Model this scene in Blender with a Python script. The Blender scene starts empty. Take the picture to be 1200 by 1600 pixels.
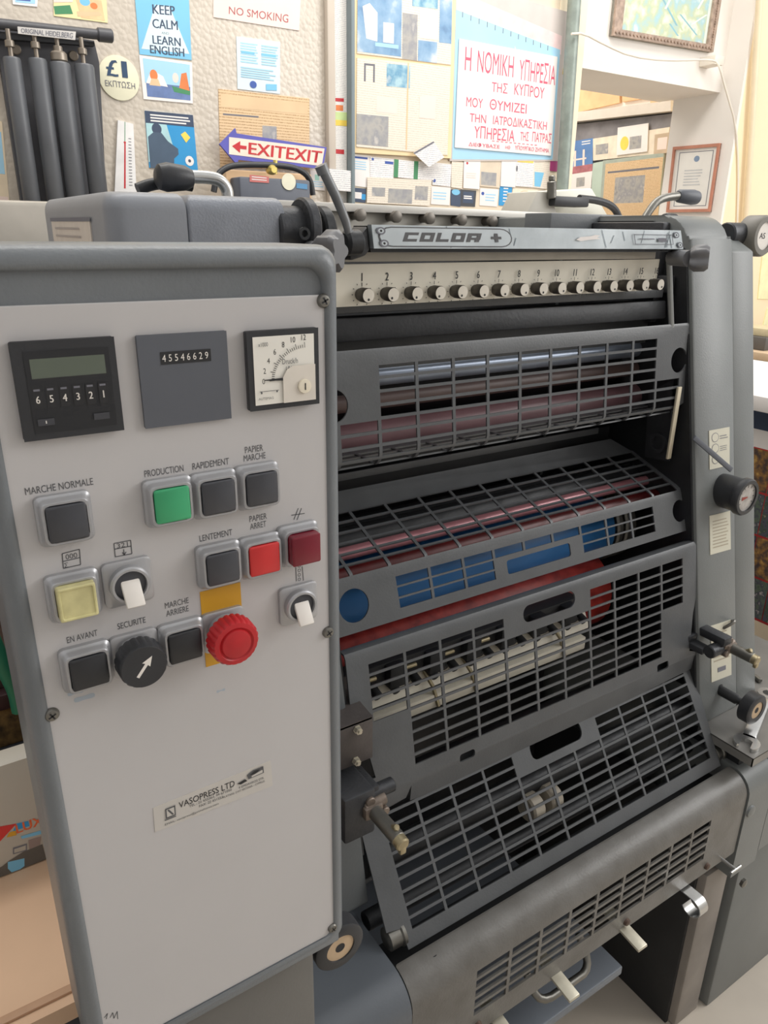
import bpy, bmesh, math, random
from mathutils import Vector, Matrix
random.seed(7)
PI = math.pi
C = bpy.context.scene.collection
SC = bpy.context.scene

# ------------------------------------------------------------------ camera, world, lights
H = 1.38                                   # eye height above the floor; plans below are measured from the eye
FPX = 1155.05
PITCH, YAW, ROLL = math.radians(20.707), math.radians(33.222), math.radians(0.80)
Fw = Vector((math.cos(PITCH)*math.sin(YAW), math.cos(PITCH)*math.cos(YAW), -math.sin(PITCH)))
R0 = Vector((math.cos(YAW), -math.sin(YAW), 0)); U0 = R0.cross(Fw)
Rt = math.cos(ROLL)*R0 + math.sin(ROLL)*U0
Up = -math.sin(ROLL)*R0 + math.cos(ROLL)*U0
cd = bpy.data.cameras.new('camera'); cam = bpy.data.objects.new('camera', cd); C.objects.link(cam)
cd.sensor_fit = 'VERTICAL'; cd.sensor_height = 36; cd.sensor_width = 27
cd.lens = 36*FPX/1600; cd.clip_start = .02; cd.clip_end = 60
m = Matrix((Rt, Up, -Fw)).transposed().to_4x4(); m.translation = (0, 0, H)
cam.matrix_world = m
SC.camera = cam
SC.view_settings.view_transform = 'Standard'; SC.view_settings.look = 'None'
SC.view_settings.exposure = 0.0; SC.view_settings.gamma = 1; SC.view_settings.use_curve_mapping = False

w = bpy.data.worlds.new('daylight'); SC.world = w; w.use_nodes = True
bg = w.node_tree.nodes['Background']; bg.inputs[0].default_value = (1, .995, .985, 1); bg.inputs[1].default_value = .84

def area(name, loc, target, size, sizey, power, col):
    l = bpy.data.lights.new(name, 'AREA'); l.shape = 'RECTANGLE'; l.size = size; l.size_y = sizey
    l.energy = power; l.color = col
    o = bpy.data.objects.new(name, l); C.objects.link(o); o.location = loc
    o.rotation_euler = (Vector(target)-Vector(loc)).to_track_quat('-Z', 'Y').to_euler()
    return o
area('shop_window_light', (3.3, -1.1, 2.6), (.7, .7, .8), 2.4, 1.8, 80, (1, .99, .975))
area('back_wall_fill', (1.0, 1.35, 3.1), (1.0, 2.2, 1.4), 2.6, .5, 40, (1, .97, .92))  # added fill that brightens the back wall, no lamp fitting there
area('back_room_light', (2.75, 3.6, 2.9), (3.5, 3.1, 1.6), 1.0, 1.0, 26, (1, .93, .82))

# ------------------------------------------------------------------ measuring from the photograph
def ray(px, py): return Rt*((px-600)/FPX) + Up*((800-py)/FPX) + Fw
def atY(px, py, Y): d = ray(px, py); return d*(Y/d.y)
def atX(px, py, X): d = ray(px, py); return d*(X/d.x)
def atZ(px, py, Z): d = ray(px, py); return d*(Z/d.z)
COLA, COLB = (.7230, 0.0), (.5700, -.735)    # slope (y, z) of the press front
def colY(z): return COLA[0] + (z-COLA[1])*(COLB[0]-COLA[0])/(COLB[1]-COLA[1])
def atP(px, py, a=COLA, b=COLB):
    d = ray(px, py); ny, nz = b[1]-a[1], -(b[0]-a[0])
    return d*((ny*a[0]+nz*a[1])/(ny*d.y+nz*d.z))

# ------------------------------------------------------------------ materials
def lin(c):
    def f(v):
        v /= 255.0
        return v/12.92 if v <= .04045 else ((v+.055)/1.055)**2.4
    return (f(c[0]), f(c[1]), f(c[2]), 1)
MATS = {}
def mat(name, col, rough=.5, metal=0.0, var=.10, scale=18, bump=0.0, bscale=200, spec=.5, col2=None, emit=0, alpha=None, detail=5):
    if name in MATS: return MATS[name]
    m = bpy.data.materials.new(name); m.use_nodes = True; nt = m.node_tree; b = nt.nodes['Principled BSDF']
    b.inputs['Roughness'].default_value = rough; b.inputs['Metallic'].default_value = metal
    b.inputs['Specular IOR Level'].default_value = spec
    tc = nt.nodes.new('ShaderNodeTexCoord')
    nz = nt.nodes.new('ShaderNodeTexNoise'); nz.inputs['Scale'].default_value = scale; nz.inputs['Detail'].default_value = detail
    nt.links.new(tc.outputs['Object'], nz.inputs['Vector'])
    rp = nt.nodes.new('ShaderNodeValToRGB'); L = lin(col)
    if col2: a, c2 = L, lin(col2)
    else:
        a = tuple(min(1, v*(1-var)) for v in L[:3])+(1,); c2 = tuple(min(1, v*(1+var)) for v in L[:3])+(1,)
    rp.color_ramp.elements[0].color = a; rp.color_ramp.elements[1].color = c2
    rp.color_ramp.elements[0].position = .32; rp.color_ramp.elements[1].position = .68
    nt.links.new(nz.outputs[0], rp.inputs[0]); nt.links.new(rp.outputs[0], b.inputs['Base Color'])
    if bump:
        n2 = nt.nodes.new('ShaderNodeTexNoise'); n2.inputs['Scale'].default_value = bscale; n2.inputs['Detail'].default_value = 3
        nt.links.new(tc.outputs['Object'], n2.inputs['Vector'])
        bp = nt.nodes.new('ShaderNodeBump'); bp.inputs['Strength'].default_value = bump; bp.inputs['Distance'].default_value = .002
        nt.links.new(n2.outputs[0], bp.inputs['Height']); nt.links.new(bp.outputs[0], b.inputs['Normal'])
    if emit:
        b.inputs['Emission Color'].default_value = L; b.inputs['Emission Strength'].default_value = emit
    MATS[name] = m; return m
def photo_mat(name, cols, scale=30, rough=.6):
    """a printed picture: blotches of several inks"""
    if name in MATS: return MATS[name]
    m = mat(name, cols[0], rough, 0, .05, scale)
    rp = [n for n in m.node_tree.nodes if n.type == 'VALTORGB'][0].color_ramp
    while len(rp.elements) > 1: rp.elements.remove(rp.elements[-1])
    rp.elements[0].position = .25; rp.elements[0].color = lin(cols[0]); [setattr(n.inputs['Detail'], 'default_value', 9) for n in m.node_tree.nodes if n.type == 'TEX_NOISE']
    for i, c in enumerate(cols[1:]):
        e = rp.elements.new(.25+.5*(i+1)/(len(cols)-1)); e.color = lin(c)
    return m
def print_mat(name, paper, ink, rows=260, rough=.75):
    """paper with rows of tiny printing"""
    if name in MATS: return MATS[name]
    m = bpy.data.materials.new(name); m.use_nodes = True; nt = m.node_tree; b = nt.nodes['Principled BSDF']
    b.inputs['Roughness'].default_value = rough
    tc = nt.nodes.new('ShaderNodeTexCoord'); wv = nt.nodes.new('ShaderNodeTexWave'); wv.bands_direction = 'Z'
    wv.inputs['Scale'].default_value = rows/6.0; wv.inputs['Distortion'].default_value = 0
    nz = nt.nodes.new('ShaderNodeTexNoise'); nz.inputs['Scale'].default_value = rows*1.2; nz.inputs['Detail'].default_value = 2
    nt.links.new(tc.outputs['Object'], wv.inputs['Vector']); nt.links.new(tc.outputs['Object'], nz.inputs['Vector'])
    mu = nt.nodes.new('ShaderNodeMath'); mu.operation = 'MULTIPLY'
    nt.links.new(wv.outputs['Fac'], mu.inputs[0]); nt.links.new(nz.outputs[0], mu.inputs[1])
    rp = nt.nodes.new('ShaderNodeValToRGB'); rp.color_ramp.elements[0].color = lin(paper); rp.color_ramp.elements[1].color = lin(ink)
    rp.color_ramp.elements[0].position = .25; rp.color_ramp.elements[1].position = .6
    nt.links.new(mu.outputs[0], rp.inputs[0]); nt.links.new(rp.outputs[0], b.inputs['Base Color'])
    MATS[name] = m; return m

M_press  = mat('press_grey_paint', (114, 117, 116), .42, 0, .08, 9, .12, 420)
M_hammer = mat('hammered_grey_paint', (114, 118, 121), .36, 0, .08, 14, .12, 420)
M_guard  = mat('guard_dark_grey_paint', (82, 84, 86), .40, .0, .10, 22, .10, 350)
M_cover  = mat('apron_grey_paint', (112, 111, 107), .40, 0, .10, 16, .10, 300)
M_worn   = mat('worn_grey_paint', (94, 91, 86), .40, .0, .0, 26, .15, 300, col2=(110, 108, 104))
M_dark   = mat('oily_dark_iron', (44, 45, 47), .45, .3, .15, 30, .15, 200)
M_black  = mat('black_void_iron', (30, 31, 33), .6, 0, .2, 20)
M_castn  = mat('cast_iron_fitting', (66, 67, 70), .45, .5, .15, 30, .25, 220)
M_blackp = mat('black_plastic', (48, 49, 52), .42, 0, .08, 30, .06, 500)
M_slate  = mat('slate_grey_plastic', (92, 95, 102), .5, 0, .05, 20)
M_panel  = mat('light_grey_enamel', (196, 193, 192), .45, 0, .03, 5)
M_alu    = mat('worn_aluminium', (172, 180, 184), .34, .55, .0, 16, .05, 200, col2=(206, 214, 218))
M_steel  = mat('bright_steel', (200, 200, 198), .26, .9, .08, 40)
M_steel2 = mat('dull_steel', (126, 124, 118), .38, .8, .15, 40, .1, 200)
M_brass  = mat('tarnished_brass', (168, 156, 126), .36, .7, .15, 50, .08, 200)
M_cream  = mat('cream_scale_enamel', (224, 218, 202), .45, 0, .04, 20)
M_bezel  = mat('silver_grey_bezel', (176, 176, 178), .35, .45, .05, 60)
M_ink    = mat('black_ink', (38, 38, 40), .6, 0, .02)
M_greyink= mat('grey_print', (88, 88, 90), .6, 0, .02)
M_white  = mat('white_plastic', (236, 230, 222), .4, 0, .03)
M_green  = mat('green_cap', (62, 164, 112), .4, 0, .04)
M_red    = mat('red_cap', (208, 50, 50), .4, 0, .05)
M_dkred  = mat('dark_red_cap', (118, 22, 40), .3, 0, .08)
M_estop  = mat('red_mushroom_plastic', (188, 36, 42), .38, 0, .10, 60)
M_charc  = mat('charcoal_cap', (66, 67, 72), .42, 0, .06, 50)
M_yelcap = mat('yellowed_lamp_cap', (222, 214, 158), .3, 0, .0, 60, col2=(190, 182, 132))
M_yellow = mat('yellow_label', (212, 158, 42), .5, 0, .03)
M_blue   = mat('blue_blanket', (44, 104, 160), .38, 0, .08, 8)
M_redcy  = mat('red_inked_cylinder', (120, 26, 24), .42, 0, .0, 60, col2=(164, 54, 46))
M_redbr  = mat('dark_red_inked_steel', (82, 20, 20), .35, .1, .2, 40)
M_pink   = mat('pinkish_rubber_roller', (120, 88, 92), .35, 0, .12, 12)
M_brown  = mat('brown_rubber_roller', (96, 78, 74), .4, 0, .12, 12)
M_beige  = mat('beige_hub', (196, 170, 138), .5, 0, .10, 60)
M_lcd    = mat('green_grey_display', (96, 104, 92), .25, 0, .04)
M_paper  = mat('white_paper', (238, 232, 228), .7, 0, .02)
M_glass  = mat('dial_glass', (176, 172, 168), .12, .1, .25, 80)
M_foot   = mat('sheet_steel_tray', (128, 126, 122), .4, .35, .12, 14)

# ------------------------------------------------------------------ mesh helpers
ORG = {}                                   # where each object's origin stands, measured from the eye
def nb(): return bmesh.new()
def finish(bm, ang=38):
    bmesh.ops.recalc_face_normals(bm, faces=bm.faces[:])
    a = math.radians(ang)
    for f in bm.faces: f.smooth = True
    for e in bm.edges:
        if len(e.link_faces) != 2 or e.calc_face_angle(0) > a: e.smooth = False
def obj(name, bm, mats, parent=None, org=None, ang=38, fin=True):
    if not isinstance(mats, (list, tuple)): mats = [mats]
    if fin: finish(bm, ang)
    if org is None:
        lo = [min(v.co[i] for v in bm.verts) for i in range(3)]; hi = [max(v.co[i] for v in bm.verts) for i in range(3)]
        org = Vector(((lo[0]+hi[0])/2, (lo[1]+hi[1])/2, lo[2]))
    org = Vector(org)
    bmesh.ops.translate(bm, verts=bm.verts[:], vec=-org)
    me = bpy.data.meshes.new(name); bm.to_mesh(me); bm.free()
    for x in mats: me.materials.append(x)
    o = bpy.data.objects.new(name, me); C.objects.link(o)
    place(o, org, parent); return o
def place(o, org, parent=None):
    org = Vector(org); ORG[o.name] = org
    if parent: o.parent = parent; o.location = org - ORG[parent.name]
    else: o.location = org + Vector((0, 0, H))
def tag(o, label, cat=None, group=None, kind=None):
    if label: o['label'] = label
    if cat: o['category'] = cat
    if group: o['group'] = group
    if kind: o['kind'] = kind
    return o
def thing(name, org, label, cat, group=None):
    o = bpy.data.objects.new(name, None); o.empty_display_size = .05; C.objects.link(o); place(o, org)
    return tag(o, label, cat, group)
def dup(o, org, parent):
    """copy of a part with its sub-parts"""
    c = o.copy(); C.objects.link(c); place(c, org, parent)
    for ch in list(o.children):
        d = ch.copy(); C.objects.link(d); d.parent = c; d.location = ch.location
        ORG[d.name] = Vector(org) + ch.location
    return c
def box(bm, lo, hi, bev=0, mi=0, seg=2, mtx=None):
    g = bmesh.ops.create_cube(bm, size=1); vs = g['verts']
    lo, hi = Vector(lo), Vector(hi)
    for v in vs: v.co = Vector(((lo[i]+hi[i])/2 + v.co[i]*(hi[i]-lo[i]) for i in range(3)))
    if mtx:
        for v in vs: v.co = mtx @ v.co
    fs = list({f for v in vs for f in v.link_faces})
    for f in fs: f.material_index = mi
    if bev:
        es = list({e for v in vs for e in v.link_edges})
        r = bmesh.ops.bevel(bm, geom=es, offset=bev, segments=seg, profile=.5, affect='EDGES')
        for f in r['faces']: f.material_index = mi
def frame_of(d):
    d = Vector(d).normalized(); a = Vector((0, 0, 1)) if abs(d.z) < .9 else Vector((1, 0, 0))
    x = a.cross(d).normalized(); return x, d.cross(x), d
def lathe(bm, p, d, prof, seg=28, mi=0, mis=None, cap=True):
    """prof: (distance along d, radius)"""
    p = Vector(p); x, y, z = frame_of(d); rings = []
    for (t, r) in prof:
        if r < 1e-6: rings.append([bm.verts.new(p+z*t)])
        else: rings.append([bm.verts.new(p+z*t+(x*math.cos(2*PI*k/seg)+y*math.sin(2*PI*k/seg))*r) for k in range(seg)])
    for i in range(len(rings)-1):
        a, b = rings[i], rings[i+1]; mm = mis[i] if mis else mi
        for k in range(seg):
            k2 = (k+1) % seg
            if len(a) == 1 and len(b) == 1: continue
            if len(a) == 1: f = bm.faces.new((a[0], b[k], b[k2]))
            elif len(b) == 1: f = bm.faces.new((a[k], a[k2], b[0]))
            else: f = bm.faces.new((a[k], a[k2], b[k2], b[k]))
            f.material_index = mm
    if cap:
        for rr, j in ((rings[0], 0), (rings[-1], -1)):
            if len(rr) > 2:
                f = bm.faces.new(rr); f.material_index = (mis[j] if mis else mi)
def cyl(bm, p0, p1, r, seg=24, mi=0, bev=0):
    p0, p1 = Vector(p0), Vector(p1); L = (p1-p0).length
    if bev: pr = [(0, r-bev), (bev, r), (L-bev, r), (L, r-bev)]
    else: pr = [(0, r), (L, r)]
    lathe(bm, p0, p1-p0, pr, seg, mi)
def tube(bm, pts, r, seg=12, mi=0, smooth=0):
    pts = [Vector(p) for p in pts]
    for _ in range(smooth):                 # corner cutting
        q = [pts[0]]
        for a, b in zip(pts, pts[1:]): q += [a*.75+b*.25, a*.25+b*.75]
        q.append(pts[-1]); pts = q
    n = len(pts); rs = r if isinstance(r, (list, tuple)) else [r]*n
    if len(rs) != n: rs = [rs[0]+(rs[-1]-rs[0])*i/(n-1) for i in range(n)]
    x = None; rings = []
    for i, p in enumerate(pts):
        t = (pts[min(i+1, n-1)]-pts[max(i-1, 0)]).normalized()
        if x is None: x = frame_of(t)[0]
        x = (x-t*x.dot(t)).normalized(); y = t.cross(x)
        rings.append([bm.verts.new(p+(x*math.cos(2*PI*k/seg)+y*math.sin(2*PI*k/seg))*rs[i]) for k in range(seg)])
    for a, b in zip(rings, rings[1:]):
        for k in range(seg):
            f = bm.faces.new((a[k], a[(k+1) % seg], b[(k+1) % seg], b[k])); f.material_index = mi
    for rr in (rings[0], rings[-1]): bm.faces.new(rr).material_index = mi
def prism(bm, poly, vec, mi=0, bev=0):
    """closed polygon of 3-D points pushed along vec"""
    a = [bm.verts.new(Vector(p)) for p in poly]; b = [bm.verts.new(Vector(p)+Vector(vec)) for p in poly]
    n = len(a); fs = [bm.faces.new(a), bm.faces.new(b[::-1])]
    for i in range(n): fs.append(bm.faces.new((a[i], b[i], b[(i+1) % n], a[(i+1) % n])))
    for f in fs: f.material_index = mi
    if bev:
        es = list({e for v in a+b for e in v.link_edges})
        r = bmesh.ops.bevel(bm, geom=es, offset=bev, segments=2, profile=.5, affect='EDGES')
        for f in r['faces']: f.material_index = mi
def xprism(bm, yz, x0, x1, mi=0, bev=0): prism(bm, [(x0, y, z) for y, z in yz], (x1-x0, 0, 0), mi, bev)
def yprism(bm, xz, y0, y1, mi=0, bev=0): prism(bm, [(x, y0, z) for x, z in xz], (0, y1-y0, 0), mi, bev)
def quad(bm, a, b, c, d, mi=0):
    f = bm.faces.new([bm.verts.new(Vector(p)) for p in (a, b, c, d)]); f.material_index = mi; return f
TXT = {}; ASP = {}
LOOK = str.maketrans('ΚΡΗΝΜΙΥΕΑΤΖΟΧΒ', 'KPHNMIYEATZOXB')
def text_geo(s):
    if s in TXT: return TXT[s]
    cu = bpy.data.curves.new('t', 'FONT'); cu.body = s.lstrip('*').translate(LOOK); cu.size = 1; cu.resolution_u = 3
    o = bpy.data.objects.new('t', cu); C.objects.link(o)
    bpy.context.view_layer.update()
    me = bpy.data.meshes.new_from_object(o.evaluated_get(bpy.context.evaluated_depsgraph_get()))
    vs = [v.co.copy() for v in me.vertices]; fs = [tuple(p.vertices) for p in me.polygons]
    bpy.data.objects.remove(o); bpy.data.curves.remove(cu); bpy.data.meshes.remove(me)
    if vs and s[0] == '*':                  # heavier lettering: the strokes doubled sideways
        n0 = len(vs); vs = [v+Vector((k*.022, 0, 0)) for k in (-1, 0, 1) for v in vs]; fs = [tuple(i+n0*k for i in f) for k in range(3) for f in fs]
    if vs:
        x0, x1 = min(v.x for v in vs), max(v.x for v in vs); y0, y1 = min(v.y for v in vs), max(v.y for v in vs)
        ASP[s] = (x1-x0)/max(1e-6, y1-y0)
        vs = [((v.x-x0)/max(1e-6, x1-x0), (v.y-y0)/max(1e-6, y1-y0)) for v in vs]
    TXT[s] = (vs, fs); return TXT[s]
def text(bm, s, fn, mi):
    """lettering: fn maps the unit box of the string to 3-D"""
    vs, fs = text_geo(s)
    n = (Vector(fn(1, 0))-Vector(fn(0, 0))).cross(Vector(fn(0, 1))-Vector(fn(0, 0))).normalized()*.00007; third = max(1, len(vs)//3)
    vv = [bm.verts.new(Vector(fn(a, b))+(n*(i//third) if s[0] == '*' else n*0)) for i, (a, b) in enumerate(vs)]
    for f in fs:
        try: bm.faces.new([vv[i] for i in f]).material_index = mi
        except ValueError: pass
def textO(bm, s, O, U, V, mi):
    O, U, V = Vector(O), Vector(U), Vector(V); text(bm, s, lambda a, b: O+U*a+V*b, mi)
def disc(bm, c, n, r, mi=0, seg=28, ry=None):
    x, y, z = frame_of(n); c = Vector(c)
    f = bm.faces.new([bm.verts.new(c+x*r*math.cos(2*PI*k/seg)+y*(ry or r)*math.sin(2*PI*k/seg)) for k in range(seg)]); f.material_index = mi

class Sheet:
    """a flat printed thing (paper, card, board) lying on a wall; corners TL, TR, BR, BL are points on that wall"""
    def __init__(s, pts, n, mats, thick=.003, lift=0):
        s.n = Vector(n); s.base = [Vector(p)+s.n*lift for p in pts]; s.t = thick; s.bm = nb(); s.mats = list(mats) if isinstance(mats, (list, tuple)) else [mats]; s.k = 0
        prism(s.bm, s.base, s.n*thick, 0)
    def mi(s, mt):
        if mt not in s.mats: s.mats.append(mt)
        return s.mats.index(mt)
    def P(s, u, v, l=0):
        a, b, c, d = s.base
        return (a*(1-u)+b*u)*(1-v) + (d*(1-u)+c*u)*v + s.n*(s.t+l)
    def lay(s): s.k += 1; return .00025+.00003*s.k
    def rect(s, u0, v0, u1, v1, mt):
        l = s.lay(); quad(s.bm, s.P(u0, v0, l), s.P(u1, v0, l), s.P(u1, v1, l), s.P(u0, v1, l), s.mi(mt)); return s
    def poly(s, uv, mt):
        l = s.lay(); f = s.bm.faces.new([s.bm.verts.new(s.P(u, v, l)) for u, v in uv]); f.material_index = s.mi(mt); return s
    def oval(s, u, v, ru, rv, mt, seg=24): return s.poly([(u+ru*math.cos(2*PI*k/seg), v+rv*math.sin(2*PI*k/seg)) for k in range(seg)], mt)
    def text(s, st, u0, v0, u1, v1, mt):
        l = s.lay(); text(s.bm, st, lambda a, b: s.P(u0+(u1-u0)*a, v1+(v0-v1)*b, l), s.mi(mt)); return s
    def textc(s, st, cu, v0, v1, mt, squeeze=.8):
        text_geo(st); hu = (s.base[1]-s.base[0]).length; hv = (s.base[3]-s.base[0]).length
        w2 = ASP[st]*(v1-v0)*hv/hu*squeeze/2
        return s.text(st, cu-w2, v0, cu+w2, v1, mt)
    def lines(s, u0, v0, u1, v1, n, mt, fill=.4, ragged=.2):
        for i in range(n):
            a = v0+(v1-v0)*i/n; s.rect(u0, a, u1-(u1-u0)*ragged*random.random(), a+(v1-v0)/n*fill, mt)
        return s
    def done(s, name, label=None, cat=None, group=None, parent=None, kind=None):
        return tag(obj(name, s.bm, s.mats, parent, fin=False), label, cat, group, kind)
def pxY(pts, Y): return [atY(x, y, Y) for x, y in pts]
def pxX(pts, X): return [atX(x, y, X) for x, y in pts]
NY, NX = (0, -1, 0), (-1, 0, 0)
YW = 2.15

def rrect(u0, v0, u1, v1, r, seg=6):
    pts = []
    for cx, cy, a in ((u1-r, v1-r, 0), (u0+r, v1-r, PI/2), (u0+r, v0+r, PI), (u1-r, v0+r, 1.5*PI)):
        for k in range(seg+1):
            t = a+PI/2*k/seg; pts.append((cx+r*math.cos(t), cy+r*math.sin(t)))
    return pts
def rect(u0, v0, u1, v1): return [(u0, v0), (u1, v0), (u1, v1), (u0, v1)]
def circ(u, v, r, rv=None, seg=28): return [(u+r*math.cos(2*PI*k/seg), v+(rv or r)*math.sin(2*PI*k/seg)) for k in range(seg)]
def punched(outline, holes, path, thick=.002):
    """pressed sheet metal: 2-D outline with real holes, bent along v to follow path [(v, y, z)...]; u runs along x"""
    cu = bpy.data.curves.new('p', 'CURVE'); cu.dimensions = '2D'; cu.fill_mode = 'BOTH'; cu.extrude = thick/2
    for poly in [outline]+holes:
        sp = cu.splines.new('POLY'); sp.points.add(len(poly)-1); sp.use_cyclic_u = True
        for p, (u, v) in zip(sp.points, poly): p.co = (u, v, 0, 1)
    o = bpy.data.objects.new('p', cu); C.objects.link(o); bpy.context.view_layer.update()
    me = bpy.data.meshes.new_from_object(o.evaluated_get(bpy.context.evaluated_depsgraph_get()))
    bm = nb(); bm.from_mesh(me); bpy.data.objects.remove(o); bpy.data.curves.remove(cu); bpy.data.meshes.remove(me)
    bmesh.ops.remove_doubles(bm, verts=bm.verts[:], dist=1e-5)
    for (v, y, z) in path[1:-1]:
        bmesh.ops.bisect_plane(bm, geom=bm.verts[:]+bm.edges[:]+bm.faces[:], plane_co=(0, v, 0), plane_no=(0, 1, 0), dist=1e-6)
    nrm = []
    for i in range(len(path)):
        d = Vector((0, 0))
        for a, b in ((i-1, i), (i, i+1)):
            if 0 <= a and b < len(path): d += Vector((path[b][1]-path[a][1], path[b][2]-path[a][2])).normalized()
        d.normalize(); nrm.append(Vector((d.y, -d.x)))
    for vert in bm.verts:
        u, v, t = vert.co; i = 0
        while i < len(path)-2 and v > path[i+1][0]: i += 1
        a, b = path[i], path[i+1]; k = (v-a[0])/(b[0]-a[0])
        n = nrm[i]*(1-max(0, min(1, k))) + nrm[i+1]*max(0, min(1, k))
        vert.co = (u, a[1]+(b[1]-a[1])*k+n.x*t, a[2]+(b[2]-a[2])*k+n.y*t)
    return bm
def mkpath(pts):
    out = [(0, *pts[0])]; s = 0
    for a, b in zip(pts, pts[1:]): s += math.hypot(b[0]-a[0], b[1]-a[1]); out.append((s, *b))
    return out
def arc(c, r, a0, a1, n): return [(c[0]+r*math.cos(a0+(a1-a0)*k/n), c[1]+r*math.sin(a0+(a1-a0)*k/n)) for k in range(n+1)]
def along(a, b, s):
    L = math.hypot(b[0]-a[0], b[1]-a[1]); return (a[0]+(b[0]-a[0])*s/L, a[1]+(b[1]-a[1])*s/L)

# ------------------------------------------------------------------ the room
def wall_mat(name, col, bub=0, col2=None):
    m = mat(name, col, .75, 0, .04, 2.2, 0 if bub else .05, 90, col2=col2)
    if bub:
        nt = m.node_tree; b = nt.nodes['Principled BSDF']; tc = nt.nodes['Texture Coordinate']
        vo = nt.nodes.new('ShaderNodeTexVoronoi'); vo.inputs['Scale'].default_value = 85
        n2 = nt.nodes.new('ShaderNodeTexNoise'); n2.inputs['Scale'].default_value = 3.5; n2.inputs['Detail'].default_value = 4
        ad = nt.nodes.new('ShaderNodeMath'); ad.operation = 'MULTIPLY_ADD'; ad.inputs[1].default_value = -.55
        nt.links.new(tc.outputs['Object'], vo.inputs['Vector']); nt.links.new(tc.outputs['Object'], n2.inputs['Vector'])
        nt.links.new(vo.outputs['Distance'], ad.inputs[0]); nt.links.new(n2.outputs[0], ad.inputs[2])
        bp = nt.nodes.new('ShaderNodeBump'); bp.inputs['Strength'].default_value = .35; bp.inputs['Distance'].default_value = .006
        nt.links.new(ad.outputs[0], bp.inputs['Height']); nt.links.new(bp.outputs[0], b.inputs['Normal'])
        b.inputs['Roughness'].default_value = .28
    return m
M_bubble = wall_mat('bubble_wrapped_wall', (188, 178, 164), 1, (212, 202, 188))
M_wallw = wall_mat('white_wall_paint', (240, 234, 226))
M_wallc = wall_mat('cream_wall_paint', (250, 232, 196))
M_wallg = wall_mat('grey_white_wall', (214, 215, 218))
M_floor = mat('pale_floor_tile', (200, 190, 176), .45, 0, .06, 6)
def structure(name, lo, hi, mt):
    bm = nb(); box(bm, lo, hi); return tag(obj(name, bm, mt), None, kind='structure')
structure('floor', (-2.5, -1.6, -1.50), (5.6, 5.6, -1.38), M_floor)
structure('wall_back', (-2.5, YW, -1.38), (2.215, YW+.12, 1.9), M_bubble)
structure('wall_left', (-2.62, -1.6, -1.38), (-2.5, YW+.12, 1.9), M_wallg)
structure('wall_front', (-2.5, -1.72, -1.38), (5.2, -1.6, 1.9), M_wallg)
structure('wall_lintel', (2.215, YW, .556), (3.030, YW+.30, 1.9), M_wallw)
structure('wall_pier', (3.030, 2.052, -1.38), (3.046, 2.373, 1.9), M_wallw)
structure('wall_right', (3.046, 2.052, -1.38), (5.2, 2.373, 1.9), M_wallc)
structure('wall_far', (3.50, 2.373, -1.38), (3.62, 5.2, 1.9), M_wallw)
structure('wall_end', (1.2, 5.2, -1.38), (3.62, 5.32, 1.9), M_wallw)
# the tiled floor's joints are part of the floor; a corner post and board edge on the back wall
bm = nb(); a, b = atY(507, 120, YW).x, atY(518.5, 120, YW).x
box(bm, (a, YW-.022, -1.38), (b, YW, 1.9), .003)
tag(obj('trim_1', bm, mat('beige_post', (196, 184, 170), .6, 0, .04, 8)), None, kind='structure')
bm = nb(); a, b = atY(541, 120, YW).x, atY(547, 120, YW).x
box(bm, (a, YW-.03, -1.38), (b, YW, 1.9), .003)
tag(obj('trim_2', bm, mat('grey_green_post', (120, 132, 136), .5, 0, .05, 8)), None, kind='structure')
# beige pinboard panel behind the clippings
bm = nb(); a, b = atY(547, 120, YW).x, atY(858, 200, YW).x
box(bm, (a, YW-.006, -.25), (b, YW, 1.6))
tag(obj('trim_3', bm, mat('beige_board', (226, 210, 186), .7, 0, .05, 8)), None, kind='structure')
bm = nb(); a, b = atY(858, 200, YW).x, 2.215
box(bm, (a, YW-.008, -.25), (b, YW, 1.6))
tag(obj('trim_4', bm, mat('cream_board', (246, 232, 206), .7, 0, .04, 8)), None, kind='structure')

# green-grey pipe post at the edge of the opening
bm = nb(); p0, p1 = atY(901.5, -60, 2.10), atY(878, 300, 2.10)
d = (p1-p0).normalized(); cyl(bm, p0, p0+d*((-1.38-p0.z)/d.z), .0225, 20)
tag(obj('pipe_post', bm, mat('grey_green_paint', (140, 150, 142), .4, .1, .15, 30, .1)), 'grey green round steel post at the edge of the wall opening', 'post')
# white cable
pts = [atY(*q, 2.07) for q in ((893, 53), (912, 52), (945, 70), (985, 88), (1040, 95), (1100, 93), (1118, 95))]
pts += [atY(*q, 2.046) for q in ((1124, 103), (1134, 140), (1150, 195), (1154, 262), (1152, 345), (1150, 420))]
bm = nb(); tube(bm, pts, .0038, 8, 0, 1)
box(bm, atY(1112, 99, 2.10)+Vector((-.01, -.02, -.006)), atY(1122, 92, 2.10)+Vector((.01, .05, .006)), .002)
tag(obj('wall_cable', bm, mat('white_cable', (236, 228, 214), .45, 0, .03)), 'thin white cable sagging from the post to a hook and down the wall corner', 'cable')
bm = nb(); p0, p1 = atY(1183, 60, 2.03), atY(1165, 345, 2.03); d = (p1-p0).normalized()
p0 = p0-d*(1.9-p0.z)/-d.z*1.0 if False else p0-d*.9
cyl(bm, p0, p0+d*2.9, .013, 14)
tag(obj('wall_conduit', bm, mat('cream_conduit', (240, 222, 190), .45, 0, .03)), 'cream painted conduit pipe running down the cream wall', 'pipe')

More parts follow.
